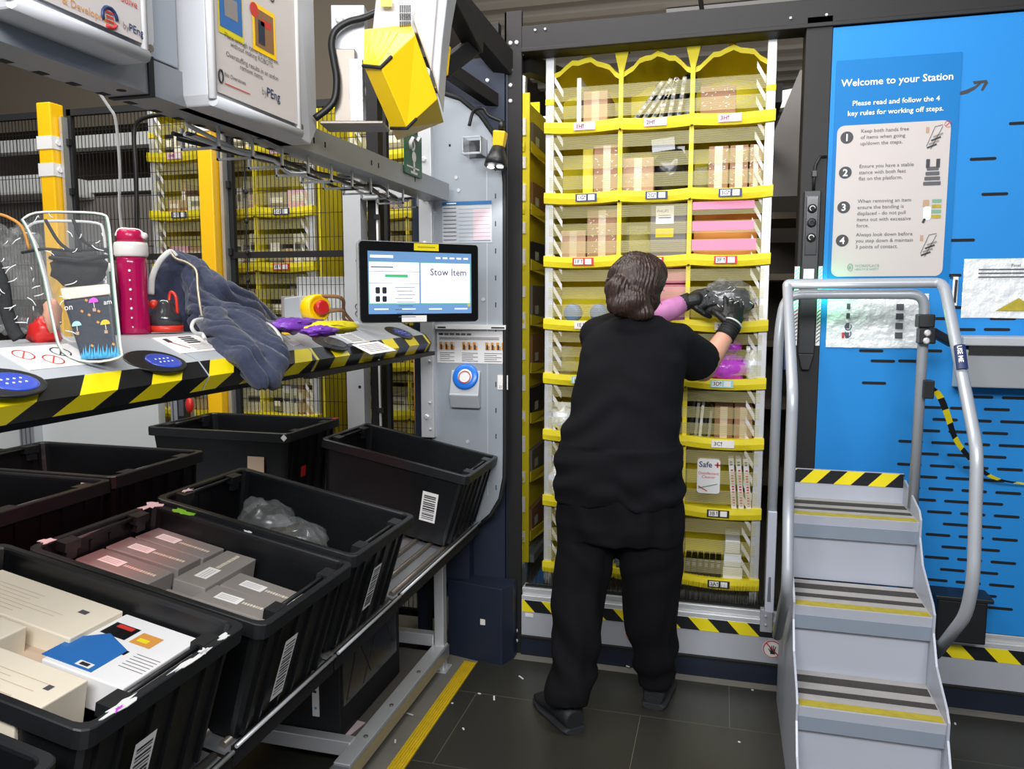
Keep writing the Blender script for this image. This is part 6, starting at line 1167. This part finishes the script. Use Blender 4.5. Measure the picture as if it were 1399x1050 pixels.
for s in (-1, 1): b.ell(Hd + fxr * s * .077 - EZ * .012 - fy * .005, (.008, .018, .03), S_, R=RZ(-28 + 15 * s)); b.ell(Hd + fy * .07 + fxr * s * .03 - EZ * .03, (.02, .015, .02), S_)
caps(b, [Hd - EZ * .06, Vector((-.290, 2.735, 1.42))], [.05, .056], S_)
caps(b, [Vector((-.30, 2.74, 1.35)), Vector((-.315, 2.71, 1.2)), hipC], [.07, .10, .12], S_); caps(b, [shL, Vector((-.3, 2.72, 1.38)), shR], [.045, .05, .045], S_)
caps(b, [shR, shR.lerp(elR, .5), elR], [.048, .046, .042], S_); caps(b, [elR, elR.lerp(wrR, .35), wrR], [.042, .041, .029], S_)
caps(b, [shL, elL], [.048, .042], S_); caps(b, [elL, elL.lerp(wrL, .4), wrL], [.042, .038, .028], S_)
for k_, a_, sx in ((kL, aL, -.1), (kR, aR, .1)): caps(b, [hipC + Vector((sx, 0, -.05)), k_, a_ + EZ * .02], [.085, .055, .036], S_)
b.ell(at(896, 397, Y=2.70), (.009, .014, .026), S_); b.ell(at(889, 399, Y=2.72), (.012, .02, .02), S_)
fuse('body', b, t, .006, 4)
b = MB()
for s in (-1, 1): b.ell(Hd + fy * .083 + fxr * s * .031 + EZ * .012, (.013, .008, .009), 'white_print', R=RZ(-28)); b.ell(Hd + fy * .090 + fxr * s * .031 + EZ * .012, (.006, .003, .006), 'ink', R=RZ(-28)); 
b.build('eye', t); b = MB(); b.ell(Hd + fy * .088 - EZ * .055, (.022, .008, .006), 'pink', R=RZ(-28)); b.build('lip', t)
b = MB()
Hh = at(868, 388, Y=2.72)
b.ell(Hh + Vector((0, .01, .012)), (.097, .105, .098), 'hair', nu=24, nv=16); b.ell(Hh + Vector((-.005, .0, -.04)), (.092, .08, .075), 'hair'); b.ell(Hh + Vector((.02, .04, .03)), (.085, .09, .08), 'hair')
b.ell(at(858, 412, Y=2.65), (.072, .055, .055), 'hair'); b.ell(at(873, 425, Y=2.66), (.05, .045, .038), 'hair'); b.ell(at(846, 395, Y=2.65), (.05, .05, .05), 'hair'); b.ell(Hh + Vector((.055, .05, .02)), (.04, .06, .05), 'hair')
def hairf(p, n):
    q = p - Hh; a = math.atan2(q.x, q.y * .6 + .001); return .0028 * math.sin(a * 34 + q.z * 60 + noise.noise(p * 12) * 7) + .009 * noise.noise(p * 18)
hr = fuse('hair', b, t, .005, 3, 0, disp_fn=hairf)
b = MB(); rr = random.Random(9)
b.tube(smooth_path([at(x, y, Y=2.66) for x, y in ((838, 382), (830, 381), (828, 388), (831, 395), (838, 393))], 5), .004, 'hair', 6); b.tube(smooth_path([at(x, y, Y=2.68) for x, y in ((836, 395), (829, 402), (831, 412), (838, 418))], 5), .004, 'hair', 6)
for k in range(70):
    a = rr.uniform(0, 6.28); r0 = rr.uniform(.8, 1.0); c = Hh + Vector((math.cos(a) * .09 * r0, rr.uniform(-.09, -.02), math.sin(a) * .088 * r0)); d = Vector((rr.uniform(-.02, .02), rr.uniform(-.015, .01), rr.uniform(-.02, .02)))
    b.tube(smooth_path([c, c + d * .6 + Vector((0, 0, .006)), c + d * 1.2], 3), .0011, 'hair', 4)
b.build('loose_strand', t)
# T-shirt
def ering(c, rx, ry, n=28, p=2.4): return [(c[0] + math.copysign(abs(math.cos(a)) ** (2 / p), math.cos(a)) * rx, c[1] + math.copysign(abs(math.sin(a)) ** (2 / p), math.sin(a)) * ry, c[2]) for a in [2 * math.pi * i / n for i in range(n)]]
b = MB(); b.loft([ering(c, rx, ry) for c, rx, ry in (((-.345, 2.69, .795), .224, .150), ((-.345, 2.69, .86), .226, .156), ((-.347, 2.69, .95), .220, .156), ((-.340, 2.70, 1.04), .209, .148), ((-.325, 2.71, 1.13), .192, .138), ((-.312, 2.72, 1.22), .186, .130), ((-.305, 2.73, 1.31), .187, .120), ((-.300, 2.735, 1.37), .175, .105), ((-.297, 2.735, 1.41), .135, .088), ((-.293, 2.73, 1.44), .082, .068))], 'shirt_black')
sl = shR.lerp(elR, .62) + Vector((.012, 0, .0))
caps(b, [Vector((-.22, 2.745, 1.355)), shR + Vector((.0, 0, .0)), shR.lerp(elR, .42)], [.062, .074, .078], 'shirt_black'); b.tube([shR, sl, sl + (elR - shR).normalized() * .03], [.07, .078, .080], 'shirt_black', 20)
sl2 = shL.lerp(elL, .6); caps(b, [Vector((-.38, 2.745, 1.365)), shL + Vector((0, 0, -.005)), shL.lerp(elL, .35)], [.060, .069, .068], 'shirt_black'); b.tube([shL, sl2, sl2 + (elL - shL).normalized() * .03], [.066, .070, .072], 'shirt_black', 20)
b.ell((-.295, 2.705, 1.40), (.115, .075, .05), 'shirt_black'); b.ell((-.18, 2.72, 1.29), (.06, .09, .07), 'shirt_black'); b.ell((-.43, 2.72, 1.29), (.055, .09, .08), 'shirt_black')
def sf(p, n):
    k = max(0, min(1, (1.2 - p.z) / .4)); d = 0
    u = p.z * 1.0 + abs(p.x + .33) * .55 + noise.noise(p * 4) * .08
    d += (.002 + .006 * k) * math.sin(u * 55) * (0.1 + abs(noise.noise(p * 3 + Vector((5, 0, 0)))) * 2.4)
    v = (p.z - .25 * p.x) * 60 + noise.noise(p * 5) * 4
    if p.z < 1.0: d += .0045 * math.sin(v)
    return d
fuse('t_shirt', b, t, .007, 6, .008, .12, 3, sf)
# trousers
b = MB(); b.loft([ering(c, rx, ry) for c, rx, ry in (((-.343, 2.695, .87), .205, .135), ((-.340, 2.695, .80), .222, .150), ((-.338, 2.695, .72), .228, .155), ((-.337, 2.695, .665), .222, .145))], 'trouser_black')
caps(b, [(-.440, 2.69, .73), (-.458, 2.68, .60), (-.468, 2.66, .47), (-.475, 2.62, .33)], [.118, .108, .098, .088], 'trouser_black', 20); b.tube([(-.475, 2.62, .33), (-.481, 2.575, .19), (-.484, 2.55, .13), (-.484, 2.547, .104)], [.088, .082, .080, .076], 'trouser_black', 20)
caps(b, [(-.235, 2.70, .73), (-.228, 2.71, .60), (-.224, 2.725, .47), (-.218, 2.735, .33)], [.120, .116, .106, .094], 'trouser_black', 20); b.tube([(-.218, 2.735, .33), (-.211, 2.76, .20), (-.208, 2.785, .125), (-.208, 2.79, .095)], [.094, .078, .070, .062], 'trouser_black', 20)
def tf(p, n):
    side = -.475 if p.x < -.345 else -.22; low = max(0, (.5 - p.z) / .4)
    d = .007 * math.sin(p.z * 34 + (p.x - side) * 28 * (1 if side < -.4 else -1) + noise.noise(p * 5) * 4) * (.5 + .6 * low)
    return d + .0035 * math.sin((p.x + p.y) * 55 + noise.noise(p * 4) * 5)
fuse('trousers', b, t, .007, 6, .009, .14, 7, tf)
# shoes
def shoe(heel, toe, lift, nm, sockm='sock'):
    heel = Vector(heel); toe = Vector(toe); d = (toe - heel); L = d.length; d.normalize(); r = Vector((d.y, -d.x, 0)).normalized(); u = r.cross(d)
    sec = [(-.0, .034, .0, .076), (.02, .043, .0, .092), (.07, .046, .0, .096), (.12, .047, .0, .082), (.17, .051, .0, .064), (.215, .045, .0, .044), (.25, .033, .0, .034), (.268, .015, .002, .022)]
    b = MB(); rings = []
    for s, w_, z0, z1 in sec: rings.append([heel + d * s * L / .27 + r * (w_ * math.copysign(abs(math.cos(a)) ** .75, math.cos(a))) + u * (z0 + .016 + (z1 - z0 - .016) * (.5 + .5 * math.sin(a))) for a in [2 * math.pi * k / 18 for k in range(18)]])
    b.loft(rings, 'shoe'); b.tube([heel + d * .055 + u * .07, heel + d * .05 + u * .098], [.040, .036], 'shoe', 16); b.build('shoe_' + 'upper', t)
    b = MB(); rings = [[heel + d * (s * L / .27 * 1.02 - .004) + r * ((w_ + .004) * math.copysign(abs(math.cos(a)) ** .6, math.cos(a))) + u * (.010 + .010 * math.sin(a)) for a in [2 * math.pi * k / 14 for k in range(14)]] for s, w_, z0, z1 in sec]
    b.loft(rings, 'shoe_sole'); b.build('shoe_sole', t)
    b = MB(); b.tube([heel + d * .052 + u * .085, heel + d * .05 + u * .10, heel + d * .05 + u * .104, heel + d * .05 + u * .17], [.033, .0385, .041, .041], sockm, 14); b.build('sock', t)
    b = MB(); b.tube([heel + u * .09 - d * .002, heel + d * .004 + u * .11], .006, 'shoe', 8)
    for k in range(4): b.bar(heel + d * (.10 + k * .018) + u * (.082 - k * .006) - r * .02, heel + d * (.105 + k * .018) + u * (.082 - k * .006) + r * .02, .005, .003, 'ink_grey', u)
    b.build('lace', t)
hl = at(786, 1001, Z=.006); dl_ = (at(742, 958, Z=.006) - hl).normalized(); shoe(hl + dl_ * .0, hl + dl_ * .27, 0, 'left'); hr_ = at(892, 968, Z=.006); shoe(hr_, hr_ + Vector((.03, .268, 0)), 0, 'right', 'shoe')
# gloves
def glove(wrist, dirv, back, thumb, curl, name, palm='glove', spread=.0):
    d = Vector(dirv).normalized(); n = Vector(back); n = (n - d * n.dot(d)).normalized(); th = Vector(thumb); th = (th - d * th.dot(d) - n * th.dot(n)).normalized(); w_ = Vector(wrist); b = MB()
    Rm = Matrix((th, n, d)).transposed()
    b.ell(w_ + d * .045, (.042, .017, .052), 'glove', R=Rm); caps(b, [w_, w_ + d * .03], [.031, .03], 'glove'); b.ell(w_ + d * .07, (.041, .015, .022), 'glove', R=Rm)
    for k, (off, ln, cu) in enumerate(((.029, .078, curl * .9), (.010, .088, curl), (-.010, .082, curl * 1.05), (-.029, .064, curl * 1.15))):
        p = w_ + d * .082 + th * off; dd = d + th * (off * spread); dd.normalize(); pts = [p - d * .015, p]; a = cu * .35
        for f_ in (.45, .32, .23): dd2 = (dd * math.cos(a) - n * math.sin(a)); p = p + dd2 * ln * f_; pts.append(p); a += cu
        caps(b, pts, [.0105, .0105, .0095, .009, .008], 'glove', 10)
    p = w_ + d * .025 + th * .034; pts = [w_ + d * .015 + th * .015, p]; 
    for f_, k1, k2 in ((.034, .75, .35), (.028, .45, .65)): p = p + (th * k1 + d * .75 - n * k2).normalized() * f_; pts.append(p)
    caps(b, pts, [.016, .0135, .0115, .0095], 'glove', 10)
    return fuse(name, b, t, .0028, 2)
dR = (at(1000, 405, Y=3.10) - wrR)
glove(wrR, at(1004, 405, Y=3.07) - wrR, (.25, -1, .1), (-1, -.1, .2), .62, 'glove', spread=3)
dL = at(985, 402, Y=3.09) - wrL; glove(wrL + dL.normalized() * .012, dL, (-.1, -1, .35), (.1, -.1, -1), .5, 'glove', spread=3)
b = MB(); ax = (elR - wrR).normalized(); b.tube([wrR - ax * .012, wrR + ax * .02, wrR + ax * .052], [.034, .035, .038], 'black_matte', 18)
for k in range(4): q = wrR + ax * (.0 + k * .012); b.tube([q, q + ax * .006], [.0365, .0365], 'black_matte', 18)
b.build('glove_cuff', t)
b = MB(); b.tube([wrR - ax * .016, wrR - ax * .010], [.0365, .0365], 'cloth_pale', 18); b.build('cuff_band', t)
b = MB(); ax = (elL - wrL).normalized(); b.tube([wrL - ax * .02, wrL + ax * .015], [.032, .034], 'black_matte', 16); b.build('glove_cuff', t)
b = MB(); b.tube([wrL + ax * .012, wrL + ax * .06, elL - ax * .03], [.0335, .041, .046], 'sleeve_print', 18); b.build('printed_sleeve', t)
# the bag held in both hands
c = at(992, 412, Y=3.115); tt = thing('wrapped_item', tuple(c), 'dark item in a shiny clear plastic bag held in both gloved hands', 'bag')
b = MB(); b.ell(c, (.095, .04, .058), 'item_black', noise_amp=.3, seed=2, nu=28, nv=18); b.build('dark_item', tt); b = MB(); b.ell(c + Vector((0, 0, .006)), (.115, .055, .074), 'clear_dense', noise_amp=.28, seed=6, nu=40, nv=26, nf=20); b.build('clear_bag', tt)
b = MB(); rr = random.Random(4)
for k in range(34): a = rr.uniform(0, 6.28); p = c + Vector((math.cos(a) * .09 * rr.random(), -.058 + rr.uniform(-.005, .005), math.sin(a) * .06 * rr.random())); d = Vector((rr.uniform(-.016, .016), 0, rr.uniform(-.012, .012))); b.tube([p, p + d * .5 + Vector((0, -.002, 0)), p + d], .0012, 'white_print', 4)
b.build('plastic_glint', tt)
# ---------------- tidy ----------------
for o in list(bpy.data.objects):
    if '_w' in o: del o['_w']
